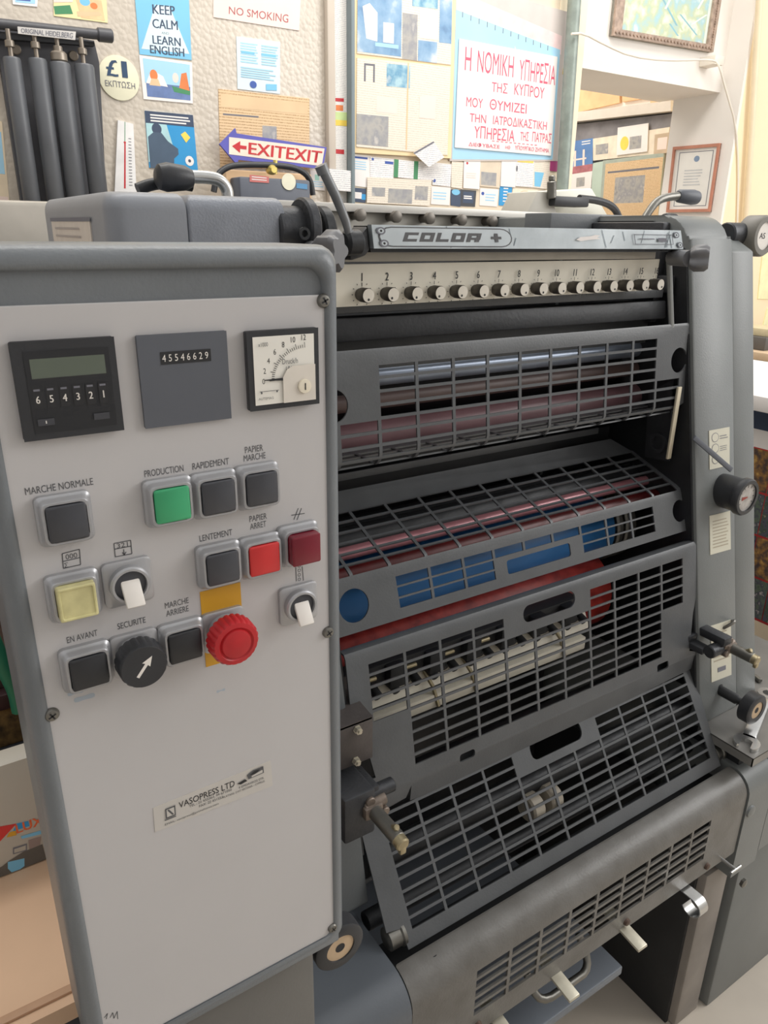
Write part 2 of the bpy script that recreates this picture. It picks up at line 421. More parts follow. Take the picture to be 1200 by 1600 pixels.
# ------------------------------------------------------------------ printed things on the back wall, lens haze put into the paled inks
P_news = print_mat('newsprint', (238, 226, 210), (206, 194, 178), 300)
P_newsb = print_mat('browned_newsprint', (226, 196, 156), (176, 140, 100), 260)
P_white = print_mat('printed_white', (244, 240, 236), (176, 174, 180), 330)
P_photo = photo_mat('blue_press_photo', [(84, 114, 152), (122, 158, 192), (150, 180, 206), (226, 226, 222)], 15)
P_photo2 = photo_mat('grey_press_photo', [(132, 132, 136), (176, 172, 166), (150, 150, 154), (214, 206, 196)], 26)
P_photo3 = photo_mat('teal_press_photo', [(120, 172, 196), (176, 206, 214), (104, 156, 186), (222, 222, 218)], 22)
M_sky = mat('sky_blue_print', (124, 192, 226), .5, 0, .04, 6)
M_skyl = mat('pale_blue_print', (168, 212, 236), .5, 0, .05, 5)
M_bluep = mat('strong_blue_print', (46, 150, 208), .5, 0, .05, 8)
M_navy = mat('navy_print', (60, 74, 98), .5, 0, .06, 10)
M_penr = mat('red_felt_pen', (222, 96, 120), .6, 0, .05)
M_exred = mat('exit_red', (196, 42, 50), .5, 0, .04)
M_exblue = mat('exit_blue', (92, 92, 178), .5, 0, .05)
M_tan = mat('browned_paper', (228, 196, 156), .7, 0, .08, 9)
M_orange = mat('orange_print', (226, 130, 74), .6, 0, .1, 30)
M_yell = mat('yellow_print', (244, 212, 92), .6, 0, .06, 30)
M_grn = mat('green_print', (72, 140, 96), .6, 0, .06)
M_mag = mat('magenta_print', (176, 66, 124), .5, 0, .05)
M_pinkp = mat('pale_pink_paper', (240, 218, 208), .7, 0, .04, 8)
M_txt = mat('grey_text', (116, 116, 124), .7, 0, .03)
M_txb = mat('blue_text', (70, 96, 168), .7, 0, .03)
M_maroon = mat('maroon_text', (176, 92, 96), .7, 0, .03)

def wsheet(pts, mt, lift=0, thick=.002, Y=YW): return Sheet(pxY(pts, Y), NY, mt, thick, lift)

# blue poster with two slogans and white cone
s = wsheet([(207, -46), (293, -40), (299, 94), (218, 85)], M_sky)
s.poly([(.36, .38), (.62, .38), (.96, .93), (.04, .93)], mat('ice_white', (214, 234, 240), .6))
s.text('*KEEP', .30, .38, .72, .49, M_navy).text('*CALM', .28, .55, .76, .66, M_navy)
s.text('AND', .44, .695, .58, .725, M_txt).text('*LEARN', .26, .75, .80, .85, M_navy).text('*ENGLISH', .20, .87, .86, .97, M_navy)
s.done('slogan_poster', 'blue poster reading KEEP CALM AND LEARN ENGLISH on the wall', 'poster')
# postcard with figures by the sea
s = wsheet([(217, 86), (300, 98), (301, 162), (224, 155)], M_paper)
s.rect(.06, .06, .95, .62, M_skyl).rect(.08, .60, .95, .93, mat('sea_blue', (104, 126, 172), .6, 0, .15, 40))
s.poly([(.08, .62), (.2, .3), (.42, .42), (.5, .66)], M_paper).oval(.24, .42, .075, .13, M_orange).poly([(.19, .5), (.32, .5), (.36, .66), (.14, .66)], M_tan)
s.poly([(.72, .7), (.78, .3), (.88, .26), (.94, .72)], M_orange).oval(.66, .42, .06, .12, M_pinkp).poly([(.58, .62), (.95, .7), (.94, .8), (.62, .76)], M_grn)
s.done('postcard', 'white bordered seaside postcard under the blue slogan poster', 'postcard')
# dark blue leaflet with a seated figure in a suit
s = wsheet([(226, 173), (301, 180), (309, 268), (233, 262)], M_bluep)
s.rect(0, 0, 1, .21, M_navy).lines(.1, .05, .95, .20, 3, M_paper, .5)
s.poly([(0, .21), (.42, .21), (.55, .7), (.0, .9)], mat('pale_teal', (176, 214, 218), .6))
s.oval(.21, .30, .10, .10, M_navy).poly([(.02, .45), (.14, .36), (.3, .36), (.42, .5), (.62, .62), (.62, .72), (.52, .8), (.5, 1), (.02, 1)], mat('suit_slate', (74, 92, 112), .6))
s.poly([(.7, .36), (.8, .3), (.9, .4), (.8, .5)], M_yell).oval(.84, .82, .09, .09, M_paper).oval(.84, .82, .03, .03, M_navy)
s.done('leaflet', 'blue leaflet with a dark suited figure below the postcard', 'leaflet')
# round price sticker
c = atY(186, 122, YW-.002); bm = nb(); lathe(bm, c+Vector((0, .002, 0)), NY, [(0, .0500), (.003, .0500), (.0035, .046)], 40)
textO(bm, '*£', c+Vector((-.030, -.0022, .002)), (.029, 0, 0), (0, 0, .036), 1); textO(bm, '*1', c+Vector((.008, -.0022, .002)), (.014, 0, 0), (0, 0, .036), 1)
textO(bm, 'ΕΚΠΤΩΣΗ', c+Vector((-.036, -.0022, -.021)), (.074, 0, 0), (0, 0, .014), 2)
tag(obj('price_sticker', bm, [mat('pale_yellow_card', (232, 228, 200), .6, 0, .04), mat('sticker_blue', (48, 74, 104), .6), M_txt]), 'round pale sticker with £1 in blue beside the rollers', 'sticker')
# thermometer
s = wsheet([(183, 188), (207, 194), (212, 300), (178, 300)], mat('white_plastic_card', (236, 234, 232), .5), 0, .008)
s.rect(.42, .30, .50, .95, M_exred).rect(.43, .0, .47, .3, M_grn).oval(.45, .29, .07, .015, M_exred)
for i in range(16): s.rect(.66, .22+.045*i, .82, .229+.045*i, M_txt)
s.done('wall_thermometer', 'white wall thermometer with red column under the £1 sticker', 'thermometer')
# no smoking notice
s = wsheet([(333, -24), (470, -8), (467, 48), (333, 27)], M_pinkp)
s.text('NO SMOKING', .17, .60, .86, .83, M_maroon)
s.done('no_smoking_notice', 'pink paper notice reading NO SMOKING', 'notice')
# pale blue form
s = wsheet([(369, 57), (437, 66), (437, 147), (371, 139)], mat('pale_blue_paper', (214, 228, 236), .7, 0, .03))
s.lines(.08, .1, .48, .5, 8, M_skyl, .5).lines(.56, .1, .96, .5, 8, M_skyl, .5).rect(.1, .26, .4, .30, M_sky).rect(.56, .26, .9, .30, M_sky)
s.lines(.08, .56, .9, .78, 5, M_skyl, .5).oval(.36, .88, .08, .07, M_txb).poly([(.66, .84), (.92, .82), (.92, .94), (.66, .96)], M_sky)
s.done('printed_form', 'pale blue printed form above the brown newspaper page', 'paper')
# browned newspaper page
s = wsheet([(341, 139), (483, 154), (483, 265), (344, 262)], P_newsb)
s.rect(.02, .06, .98, .22, M_tan).rect(.46, .42, .62, .66, P_photo2).rect(.04, .30, .42, .32, M_txt)
s.done('newspaper_page', 'browned newspaper page behind the exit arrow sign', 'newspaper')
# exit arrow
Ye = 2.12
pl = [atY(x, y, Ye) for x, y in ((341.5, 225.6), (366, 200.7), (368, 208.8), (508.5, 230.5), (502.5, 264.5), (371, 250), (369, 258))]
bm = nb(); prism(bm, pl, (0, -.008, 0), 0)
q = [atY(x, y, Ye)+Vector((0, -.0086, 0)) for x, y in ((356, 214.5), (505, 232.5), (500.5, 259.8), (356, 241.3))]
quad(bm, *q, 1)
def Q(u, v): return ((q[0]*(1-u)+q[1]*u)*(1-v)+(q[3]*(1-u)+q[2]*u)*v)+Vector((0, -.0006, 0))
f = bm.faces.new([bm.verts.new(Q(u, v)) for u, v in ((.03, .5), (.11, .16), (.11, .40), (.175, .40), (.175, .60), (.11, .60), (.11, .84))]); f.material_index = 2
text(bm, '*EXITEXIT', lambda a, b: Q(.195+.785*a, .84-.66*b), 2)
tag(obj('exit_sign', bm, [M_exblue, mat('sign_cream', (238, 222, 206), .6), M_exred]), 'blue arrow shaped sign with red EXITEXIT lettering pointing left', 'sign')
# tool case on the shelf behind the press with a black hose arch
Yc = 2.06
t = thing('equipment_case', atY(430, 330, Yc), 'dark stickered case against a brown board with black hose arch under the exit sign', 'case')
bm = nb(); a, b = atY(352, 258, Yc), atY(488, 330, Yc); box(bm, (a.x, Yc, b.z-.06), (b.x, Yc+.03, a.z-.01), .004)
obj('backing_board', bm, mat('brown_board', (206, 172, 134), .6, 0, .08, 12), t)
bm = nb(); a, b = atY(385, 273, Yc-.07), atY(486, 330, Yc-.07); box(bm, (a.x-.02, Yc-.07, b.z-.06), (b.x, Yc, a.z-.005), .006)
e = obj('case_body', bm, mat('dark_case', (92, 96, 106), .5, 0, .08, 20), t)
s = Sheet([atY(x, y, Yc-.07) for x, y in ((390, 273), (420, 276), (420, 286), (390, 284))], NY, mat('red_sticker', (206, 120, 116), .6), .001); s.lines(.1, .2, .9, .9, 2, M_paper); s.done('sticker', 'red and white sticker', parent=e)
c = atY(451, 284, Yc-.0712); bm = nb(); lathe(bm, c, NY, [(0, .021), (.001, .021)], 28); obj('sticker', bm, mat('cream_sticker', (236, 232, 208), .6), e)
s = Sheet([atY(x, y, Yc-.07) for x, y in ((463, 286), (480, 288), (480, 296), (463, 294))], NY, mat('blue_sticker', (96, 148, 190), .6), .001); s.done('sticker', 'blue sticker', parent=e)
bm = nb(); tube(bm, [atY(x, y, Yc-.03) for x, y in ((334, 300), (338, 275), (352, 262), (372, 257), (440, 258), (470, 265), (485, 280), (489, 305))], .008, 10, 0, 2)
obj('hose', bm, M_blackp, t)
bm = nb(); c = atY(421, 266, Yc-.02); lathe(bm, c, NY, [(0, .011), (.02, .013), (.03, .008)], 16); cyl(bm, c+Vector((.012, -.01, -.01)), c+Vector((.014, -.01, .025)), .006, 12)
obj('brass_fitting', bm, mat('brass_fit', (226, 204, 120), .3, .6), t)
# papers between the case and the corner post
s = wsheet([(484, 266), (507, 268), (507, 298), (486, 296)], M_paper); s.rect(.3, .2, .6, .5, mat('pale_green', (170, 214, 200), .7)); s.lines(.15, .55, .9, .9, 3, M_skyl); s.done('paper_slip', 'white slip with pale green mark right of the equipment case', 'paper')
s = wsheet([(508, 264), (543, 268), (543, 300), (508, 297)], P_white, .024); s.done('paper_slip', 'white printed slip low on the beige corner post', 'paper')
# label strip on the corner post
s = wsheet([(518.5, -50), (541.5, -50), (541, 318), (518.5, 316)], print_mat('label_strip', (240, 236, 230), (186, 184, 186), 420), .0)
s.rect(.2, .53, .8, .545, M_exred).rect(.25, .56, .75, .585, M_orange).rect(.0, .59, 1, .625, mat('pale_lime', (206, 226, 160), .6)).rect(0, .625, 1, .65, M_yell).rect(.18, .755, .82, .775, M_exred)
s.done('label_strip', 'tall narrow strip of labels between the two posts', 'strip')
# framed display of newspaper sheets
s = wsheet([(547, -70), (709, -52), (700, 248), (547, 239)], mat('pale_orange_board', (238, 214, 170), .7, 0, .05, 8), .006, .010)
s.done('display_board', 'pale orange display board holding two pale newspaper sheets', 'board')
s = wsheet([(554, -66), (702, -50), (699, 103), (553, 85)], P_news, .016)
s.rect(.0, .0, .45, .98, P_photo).rect(.46, .52, .62, 1.0, P_photo2).rect(.56, .05, .84, .44, P_photo3).rect(.86, .0, 1, .78, P_photo).rect(.64, .46, .85, .76, M_pinkp).rect(.63, .78, .84, 1.0, P_photo)
s.poly([(.05, .50), (.12, .46), (.2, .55), (.2, .85), (.09, .83)], M_paper).rect(.26, .64, .37, .85, M_paper).rect(.18, .86, .42, .90, M_skyl)
s.done('newspaper_clipping', 'upper pale newspaper sheet with blue carriage photograph on the display board', 'newspaper')
s = wsheet([(553, 92), (699, 106), (694, 243), (552, 230)], P_news, .016)
s.text('Π', .07, .05, .18, .25, M_txt).rect(.30, .03, .55, .28, P_photo3).rect(.0, .62, .33, .97, P_photo2).rect(.2, .4, .42, .58, M_pinkp).rect(.52, .0, .535, .98, M_tan).rect(.66, .35, .84, .6, M_pinkp)
s.done('newspaper_clipping', 'lower pale newspaper sheet with a large letter Π on the display board', 'newspaper')
# blue poster
s = wsheet([(706, -30), (884, 20), (872, 252), (699, 252)], mat('grey_frame_board', (206, 196, 190), .6, 0, .04), .006, .006)
s.poly([(.02, .05), (.95, .16), (.95, .28), (.02, .17)], mat('pale_pink_print', (234, 208, 206), .6, 0, .08, 24))
s.poly([(.02, .15), (.94, .25), (.92, .99), (.02, .99)], M_skyl)
for i in range(12): s.rect(.07+.068*i, .155+.0077*i, .076+.068*i, .185+.0077*i, M_txt)
s.poly([(.52, .28), (.56, .36), (.60, .42), (.70, .5), (.42, .48), (.54, .42)], M_paper)
s.done('blue_poster', 'sky blue poster behind the handwritten sign', 'poster')
# handwritten sign
s = wsheet([(713, 62), (866, 90), (856, 244), (706, 231)], M_paper, .014, .002)
def hand(st, u0, v0, u1, v1): s.text(st, u0, v0, u1, v1, M_penr)
hand('Η', .06, .06, .12, .27); hand('ΝΟΜΙΚΗ', .18, .07, .54, .27); hand('ΥΠΗΡΕΣΙΑ', .60, .08, .99, .28)
hand('ΤΗΣ', .33, .335, .49, .43); hand('ΚΥΠΡΟΥ', .56, .315, .88, .43)
hand('ΜΟΥ', .09, .51, .25, .60); hand('ΘΥΜΙΖΕΙ', .32, .50, .70, .60)
hand('ΤΗΝ', .13, .66, .29, .74); hand('ΙΑΤΡΟΔΙΚΑΣΤΙΚΗ', .36, .65, .93, .74)
hand('ΥΠΗΡΕΣΙΑ', .18, .77, .59, .89); hand('ΤΗΣ', .65, .78, .74, .87); hand('ΠΑΤΡΑΣ', .78, .77, .99, .87)
for i in range(11): s.rect(.36+.045*i, .90, .385+.045*i, .907, M_penr)
hand('ΔΙΕΦΥΒΑΣΕ', .13, .935, .44, .975); hand('ΗΘ', .50, .935, .55, .97); hand('ΥΠΟΥΡΓΙΚΟ ΖΗΤΗΜΑ', .60, .925, .97, .97)
s.done('handwritten_sign', 'white paper sign hand lettered in red Greek capitals', 'sign')
# cards and slips below the displays
G = 'cards and slips pinned under the displays'
def card(pts, mt, label, draw=None, lift=.006, cat='card', name='business_card'):
    s = wsheet(pts, mt, lift)
    if draw: draw(s)
    return s.done(name, label, cat, G)
card([(549, 241), (578, 244), (577, 294), (549, 290)], M_paper, 'white sheet with blue heading at left end of the card rows', lambda s: (s.rect(.1, .06, .8, .12, M_txb), s.lines(.1, .2, .8, .5, 4, M_skyl)))
card([(576, 245), (614, 249), (612, 292), (576, 289)], P_white, 'white letterhead with small blue crest beside the blue headed sheet', lambda s: (s.oval(.1, .08, .05, .05, M_txb), s.rect(.6, .1, .95, .2, M_txb)), .0075)
card([(613, 249), (647, 253), (645, 280), (612, 277)], P_white, 'white card with green left edge nearest the letterhead', lambda s: s.rect(0, 0, .2, 1, M_grn), .009)
card([(644, 252), (677, 255), (675, 282), (643, 280)], P_white, 'white card with green left edge under the tilted white slip', lambda s: s.rect(0, 0, .2, 1, M_grn), .009)
card([(637, 240), (668, 222), (685, 247), (661, 262)], P_white, 'tilted white slip with a dark edge overlapping the display board', lambda s: s.rect(.0, .0, 1, .09, M_txt), .030, 'paper', 'paper_slip')
card([(571, 277), (671, 282), (668, 322), (570, 317)], P_news, 'long cream newspaper cutting with three grey portraits', lambda s: (s.rect(.07, .38, .27, .72, P_photo2), s.rect(.32, .4, .7, .95, P_photo2), s.rect(.74, .25, .95, .78, P_photo2)), .011, 'newspaper', 'newspaper_cutting')
card([(548, 293), (570, 295), (569, 317), (547, 315)], M_navy, 'dark blue card with white patch at the far left of the bottom row', lambda s: (s.rect(.05, .3, .7, .75, M_paper), s.rect(.7, .4, 1, .8, M_bluep)))
card([(673, 254), (703, 257), (701, 292), (673, 289)], P_white, 'white printed card right of the tilted slip', lambda s: s.oval(.1, .8, .08, .08, M_txb), .0075)
card([(672, 291), (702, 293), (700, 321), (671, 319)], M_paper, 'blank white card right of the newspaper cutting', lambda s: s.lines(.1, .3, .8, .8, 3, M_skyl))
card([(703, 252), (721, 254), (719, 295), (702, 293)], P_news, 'narrow cream slip above the blue topped dark card', None, .0085)
card([(702, 296), (718, 297), (717, 323), (702, 321)], M_navy, 'dark card with sky blue top in the bottom row', lambda s: s.oval(.5, .15, .4, .18, M_sky))
card([(718, 296), (742, 298), (740, 323), (717, 322)], mat('black_card', (62, 64, 70), .5), 'black card with white lettering in the bottom row', lambda s: (s.rect(.15, .12, .85, .8, M_navy), s.lines(.2, .35, .8, .6, 2, M_paper, .6)))
card([(722, 245), (748, 247), (746, 296), (721, 294)], M_paper, 'tall white slip under the left part of the handwritten sign', lambda s: (s.oval(.2, .2, .06, .04, M_exred), s.lines(.15, .5, .8, .7, 3, M_pinkp)), .0085)
card([(748, 240), (781, 243), (778, 294), (747, 291)], mat('beige_cutting', (222, 206, 184), .7, 0, .06, 20), 'beige newspaper cutting with a faint photo under the handwritten sign', lambda s: s.rect(.05, .55, .8, .95, P_photo2), .0075)
card([(748, 294), (777, 296), (774, 323), (747, 321)], M_paper, 'white card with pale blue mark in the bottom row', lambda s: (s.oval(.15, .3, .08, .1, M_txb), s.lines(.3, .3, .9, .8, 3, M_skyl)))
card([(781, 242), (805, 244), (802, 293), (779, 291)], M_paper, 'tall blank white slip left of the yellow headed slip', lambda s: s.rect(.2, .06, .6, .1, M_txt), .0085)
card([(779, 290), (798, 291), (796, 322), (777, 321)], M_bluep, 'bright blue card in the bottom row', lambda s: s.lines(.3, .1, .7, .9, 5, M_paper, .4))
card([(804, 245), (832, 247), (829, 293), (802, 291)], P_white, 'white slip with yellow heading', lambda s: (s.rect(.05, .05, .95, .18, M_yell), s.oval(0.04, .4, .05, .1, M_txt)), .009)
card([(831, 248), (858, 250), (854, 296), (828, 293)], P_news, 'newsprint slip with a blue column at the right end', lambda s: s.poly([(.1, .45), (.65, .45), (.5, .95), (.15, .95)], M_sky), .0075)
card([(799, 294), (838, 297), (834, 324), (797, 322)], mat('cream_card', (240, 226, 204), .7), 'cream card with oval outline at right of the bottom row', lambda s: (s.oval(.5, .4, .3, .3, M_tan), s.oval(.5, .4, .26, .26, M_pinkp)))
card([(857, 245), (873, 247), (871, 269), (856, 267)], M_mag, 'magenta card on the cream board beside the post', None, .009)
# sun sticker with arched blue letters and small stickers on the cream board
s = wsheet([(864, 108), (892, 114), (889, 180), (860, 176)], mat('white_sticker', (248, 240, 224), .6), .009)
s.oval(.78, .5, .26, .15, M_yell).oval(.78, .5, .16, .09, M_orange)
for i, ch in enumerate('NAUTILOS'):
    a = PI*(.62+.76*(1-i/7)) if False else PI*(1.36-.72*(1-i/7)) if False else PI*(.58+.84*i/7)
    cu, cv = .78+.55*math.cos(a), .5+.34*math.sin(-a) if False else .5-.34*math.sin(a-PI)*-1
    cv = .5+.36*math.cos(PI*i/7)
    s.text(ch, cu-.10, cv-.045, cu+.10, cv+.045, M_txb)
s.done('sun_sticker', 'sticker with orange sun ringed by blue letters', 'sticker')
s = wsheet([(876, 108), (884, 109), (883, 118), (875, 117)], M_yell, .012); s.done('small_sticker', 'small yellow sticker above the sun sticker', 'sticker')
s = wsheet([(867, 184), (876, 185), (875, 193), (866, 192)], M_yell, .009); s.done('small_sticker', 'small yellow sticker below the sun sticker', 'sticker')
s = wsheet([(881, 28), (893, 30), (890, 76), (878, 74)], P_white, .009); s.rect(.1, .8, .5, 1, M_bluep); s.done('paper_slip', 'white printed slip with blue corner high beside the post', 'paper')
# pictures at top left
s = wsheet([(16, -30), (61, -30), (58, 11), (20, 7)], M_paper); s.rect(.1, .6, .9, .9, M_skyl); s.lines(.15, .62, .85, .9, 2, M_txb); s.done('postcard', 'small white and blue card at the top above the roller rack', 'postcard')
s = wsheet([(82, -60), (163, -50), (168, 36), (84, 25)], mat('cream_picture', (240, 226, 170), .6, 0, .06, 16))
s.poly([(0, .82), (.3, .76), (.35, .92), (.02, .97)], M_grn).poly([(.4, .6), (.9, .6), (.95, .97), (.5, .97)], mat('pale_orange', (240, 196, 150), .6, 0, .1, 40)).oval(.58, .66, .1, .08, M_sky).oval(.75, .72, .07, .06, M_orange).poly([(.42, .86), (.85, .82), (.9, .88), (.44, .95)], M_tan).poly([(.0, .5), (.4, .5), (.35, .7), (0, .75)], M_pinkp)
s.done('cartoon_picture', 'pale yellow picture print above the roller rack', 'picture')
s = wsheet([(-30, 185), (3, 190), (18, 352), (-10, 350)], mat('old_poster', (232, 214, 186), .7, 0, .12, 14)); s.rect(.2, .1, .9, .5, M_skyl); s.rect(.2, .72, .95, .95, M_pinkp); s.done('old_poster', 'pale poster at the left edge beside the rollers', 'poster')
s = wsheet([(-40, 330), (60, 334), (70, 362), (-40, 362)], mat('tan_card', (214, 190, 160), .7)); s.done('card_strip', 'tan card strip below the pale poster', 'card')

# roller rack with four rollers
Yr = 2.09
t = thing('roller_rack', atY(70, 360, Yr), 'black wall rack with name plate holding four hanging rollers', 'rack')
bm = nb(); a, b = atY(-40, 40, Yr), atY(143, 66, Yr)
prism(bm, [atY(x, y, Yr+.055) for x, y in ((-40, 36), (144, 66), (152, 100), (166, 355), (38, 362), (-2, 98), (-40, 92))], (0, -.02, 0))
obj('back_plate', bm, mat('rack_black', (78, 78, 82), .5, 0, .1, 20), t)
bm = nb(); p0, p1 = atY(-40, 33, Yr+.0), atY(172, 56, Yr-.01)
cyl(bm, p0, p1, .011, 18); cyl(bm, p1-(p1-p0).normalized()*.03, p1+Vector((.006, 0, 0)), .015, 18, 0, .003)
obj('rail', bm, mat('rail_black', (74, 74, 78), .45, 0, .1, 20), t)
bm = nb(); prism(bm, [atY(x, y, Yr+.03) for x, y in ((-40, 48), (144, 68), (145, 74), (-40, 60))], (0, -.02, 0)); obj('hook_bar', bm, M_blackp, t)
q = pxY([(27, 42), (118, 50), (117, 63), (28, 53)], Yr-.044); s = Sheet(q, NY, mat('name_plate', (202, 198, 194), .5), .004)
s.text('*ORIGINAL HEIDELBERG', .05, .2, .95, .85, M_txt); s.done('name_plate', parent=t)
for i, (x0, y0, x1, y1, hw, cap) in enumerate(((18, 90, 50, 322, 14.0, 0), (58, 92, 81, 330, 14.5, 0), (93, 98, 116, 330, 16, 1), (131, 101, 149, 330, 15.0, 0))):
    p0, p1 = atY(x0, y0, Yr-.035), atY(x1, y1, Yr-.035); r = (atY(x0+hw, y0, Yr-.035)-atY(x0, y0, Yr-.035)).length
    p1 = Vector((p0.x, p0.y, p1.z))
    lab = ['dark rubber roller nearest the wall thermometer of the four hanging', 'third hanging roller, with the thick metal end cap'][cap]
    lab = ['leftmost hanging rubber roller, its lower end showing', 'second hanging rubber roller from the left', 'third hanging rubber roller, with a thick dark end cap', 'rightmost hanging rubber roller, nearest the £1 sticker'][i]
    rt = thing('rubber_roller', p1, lab, 'roller', 'ink rollers hanging on the rack')
    bm = nb(); lathe(bm, p0, p1-p0, [(0, r*.9), (.004, r), ((p1-p0).length-.004, r), ((p1-p0).length, r*.9)], 28)
    obj('roller_body', bm, mat('grey_rubber', (84, 86, 90), .4, 0, .08, 10), rt)
    bm = nb(); cyl(bm, p1, p1-Vector((0, 0, .05)), .006, 12); obj('shaft', bm, mat('dull_shaft', (150, 140, 128), .4, .7, .1, 40), rt)
    bm = nb(); cyl(bm, p0, p0+Vector((0, 0, .055)), .005, 12)
    if cap: cyl(bm, p0, p0+Vector((0, 0, .022)), r*.8, 22, 0, .004)
    cyl(bm, p0+Vector((0, 0, .02)), p0+Vector((0, 0, .033)), .010, 14, 0, .001)
    obj('shaft', bm, mat('dull_shaft', (150, 140, 128), .4, .7, .1, 40), rt)
for (x, y) in ((25, 77), (115, 87)):
    bm = nb(); cyl(bm, atY(x, y, Yr+.036), atY(x, y, Yr+.025), .011, 16, 0, .002); obj('rack_bolt', bm, mat('dull_shaft', (150, 140, 128)), t)

# ------------------------------------------------------------------ right: painting, certificate, the room beyond
Yp = YW
t = thing('framed_painting', atY(1030, 84, Yp), 'framed pale abstract painting with a beaded frame above the opening', 'picture')
P4 = pxY([(964, -70), (1126, -40), (1107, 83), (951, 57)], Yp)
s = Sheet(P4, NY, mat('canvas_pale', (222, 232, 218), .6), .012); 
s.poly([(.1, .1), (.9, .1), (.9, .92), (.08, .92)], photo_mat('abstract_paint', [(150, 196, 206), (226, 232, 214), (198, 206, 170), (168, 204, 210), (238, 236, 224)], 16))
for k in range(14):
    u, v = .12+.7*random.random(), .2+.6*random.random(); du, dv = random.uniform(.05, .2), random.uniform(-.35, .35)
    s.poly([(u, v), (u+.02, v), (min(.9, u+du+.02), max(.12, min(.9, v+dv))), (min(.88, u+du), max(.12, min(.9, v+dv)))], mat(['pale_green_paint', 'pale_white_paint', 'teal_paint'][k % 3], [(196, 210, 170), (240, 238, 226), (140, 186, 196)][k % 3], .6))
s.done('canvas', parent=t)
bm = nb(); n = Vector(NY)
def PP(u, v, l): return (P4[0]*(1-u)+P4[1]*u)*(1-v)+(P4[3]*(1-u)+P4[2]*u)*v+n*l
e = .09
for a in (((0, 0), (1, 0), (1-e*.8, e), (e*.8, e)), ((1, 0), (1, 1), (1-e*.8, 1-e), (1-e*.8, e)), ((1, 1), (0, 1), (e*.8, 1-e), (1-e*.8, 1-e)), ((0, 1), (0, 0), (e*.8, e), (e*.8, 1-e))):
    prism(bm, [PP(u, v, .0) for u, v in a], n*.022)
for k in range(30):
    for (u, v) in ((.02+.96*k/29, .955), (.97, .02+.95*k/29)):
        cyl(bm, PP(u, v, .02), PP(u, v, .027), .005, 6)
obj('picture_frame', bm, mat('bead_frame', (170, 148, 132), .5, .1, .25, 60, .2, 200), t)
XP = 3.030
t = thing('framed_certificate', atX(1080, 330, XP), 'framed certificate in a thin red brown frame on the white pier', 'certificate')
P4 = pxX([(1055, 230), (1128, 224), (1112, 331), (1044, 332)], XP); n = Vector(NX)
s = Sheet(P4, NX, mat('certificate_paper', (230, 226, 218), .4, 0, .03), .008)
for a in ((.14, .09, .88, .10), (.14, .90, .88, .91), (.14, .09, .155, .91), (.865, .09, .88, .91)): s.rect(*a, M_txt)
s.oval(.54, .20, .06, .045, mat('seal_blue', (128, 146, 170), .6)); s.lines(.3, .36, .75, .62, 6, mat('faint_text', (196, 196, 196), .6), .35, .3)
s.done('certificate', parent=t)
bm = nb(); e = .045
for a in (((0, 0), (1, 0), (1-e, e), (e, e)), ((1, 0), (1, 1), (1-e, 1-e), (1-e, e)), ((1, 1), (0, 1), (e, 1-e), (1-e, 1-e)), ((0, 1), (0, 0), (e, e), (e, 1-e))):
    prism(bm, [PP(u, v, .0) for u, v in a], n*.016)
obj('certificate_frame', bm, mat('red_brown_frame', (190, 128, 104), .5, 0, .1, 30), t)

XF = 3.50
def fsheet(pts, mt, lift=0, thick=.004): return Sheet(pxX(pts, XF), NX, mt, thick, lift)
M_wood = mat('orange_wood_board', (206, 166, 124), .6, 0, .0, 14, col2=(226, 184, 138))
for i, (q, lb) in enumerate(((((908, 100), (972, 92), (972, 161), (906, 176)), 'tan wooden board nearest the post under the lintel'), (((976, 100), (1024, 98), (1024, 152), (976, 160)), 'middle tan wooden board under the lintel'), (((1020, 110), (1062, 105), (1058, 154), (1020, 164)), 'tan wooden board beside the white pier'))):
    fsheet(q, M_wood, .0, .02).done('wooden_board', lb, 'board', 'boards along the back room wall')
s = fsheet([(880, 182), (1066, 160), (1066, 176), (880, 196)], mat('pale_ledge', (214, 204, 192), .6, 0, .05, 12), 0, .09); s.done('wall_shelf', 'pale ledge along the back room wall under the boards', 'shelf')
s = fsheet([(880, 200), (1066, 178), (1062, 212), (880, 234)], mat('dark_rail', (138, 134, 136), .6, 0, .2, 12), 0, .05); s.done('shelf_rail', 'dark grey rail under the pale ledge', 'rail')
s = fsheet([(900, 223), (938, 217), (937, 268), (898, 274)], mat('bridge_sky', (96, 136, 190), .5, 0, .12, 12), .055)
s.rect(.25, .3, .33, .85, M_pinkp).rect(.6, .3, .68, .85, M_pinkp).rect(.2, .55, .75, .6, M_pinkp).rect(0, .78, 1, 1, mat('bridge_red', (176, 110, 116), .6, 0, .2, 40)).lines(.55, .05, .95, .2, 2, M_paper)
s.done('bridge_picture', 'blue picture of a bridge on the back room wall', 'picture')
s = fsheet([(900, 270), (937, 266), (935, 305), (898, 312)], M_paper, .055); s.rect(.35, .25, .7, .6, P_photo2); s.done('notice', 'white notice with small photograph below the bridge picture', 'notice')
s = fsheet([(938, 218), (1058, 200), (1052, 240), (938, 252)], mat('cream_notice', (234, 220, 200), .7), .055); s.rect(.04, .3, .22, .75, P_photo2); s.done('notice', 'wide cream notice with small dark figures', 'notice')
s = fsheet([(978, 201), (1026, 194), (1024, 238), (976, 244)], M_paper, .061); s.oval(.25, .6, .14, .25, M_yell).rect(.42, .4, .8, .85, P_photo2); s.done('notice', 'white notice with yellow seal standing above the framed newspaper', 'notice')
s = fsheet([(1036, 212), (1062, 208), (1058, 240), (1034, 242)], mat('brown_notice', (198, 176, 150), .7), .061); s.rect(.2, .2, .8, .8, M_pinkp); s.done('notice', 'small brown framed notice beside the white pier', 'notice')
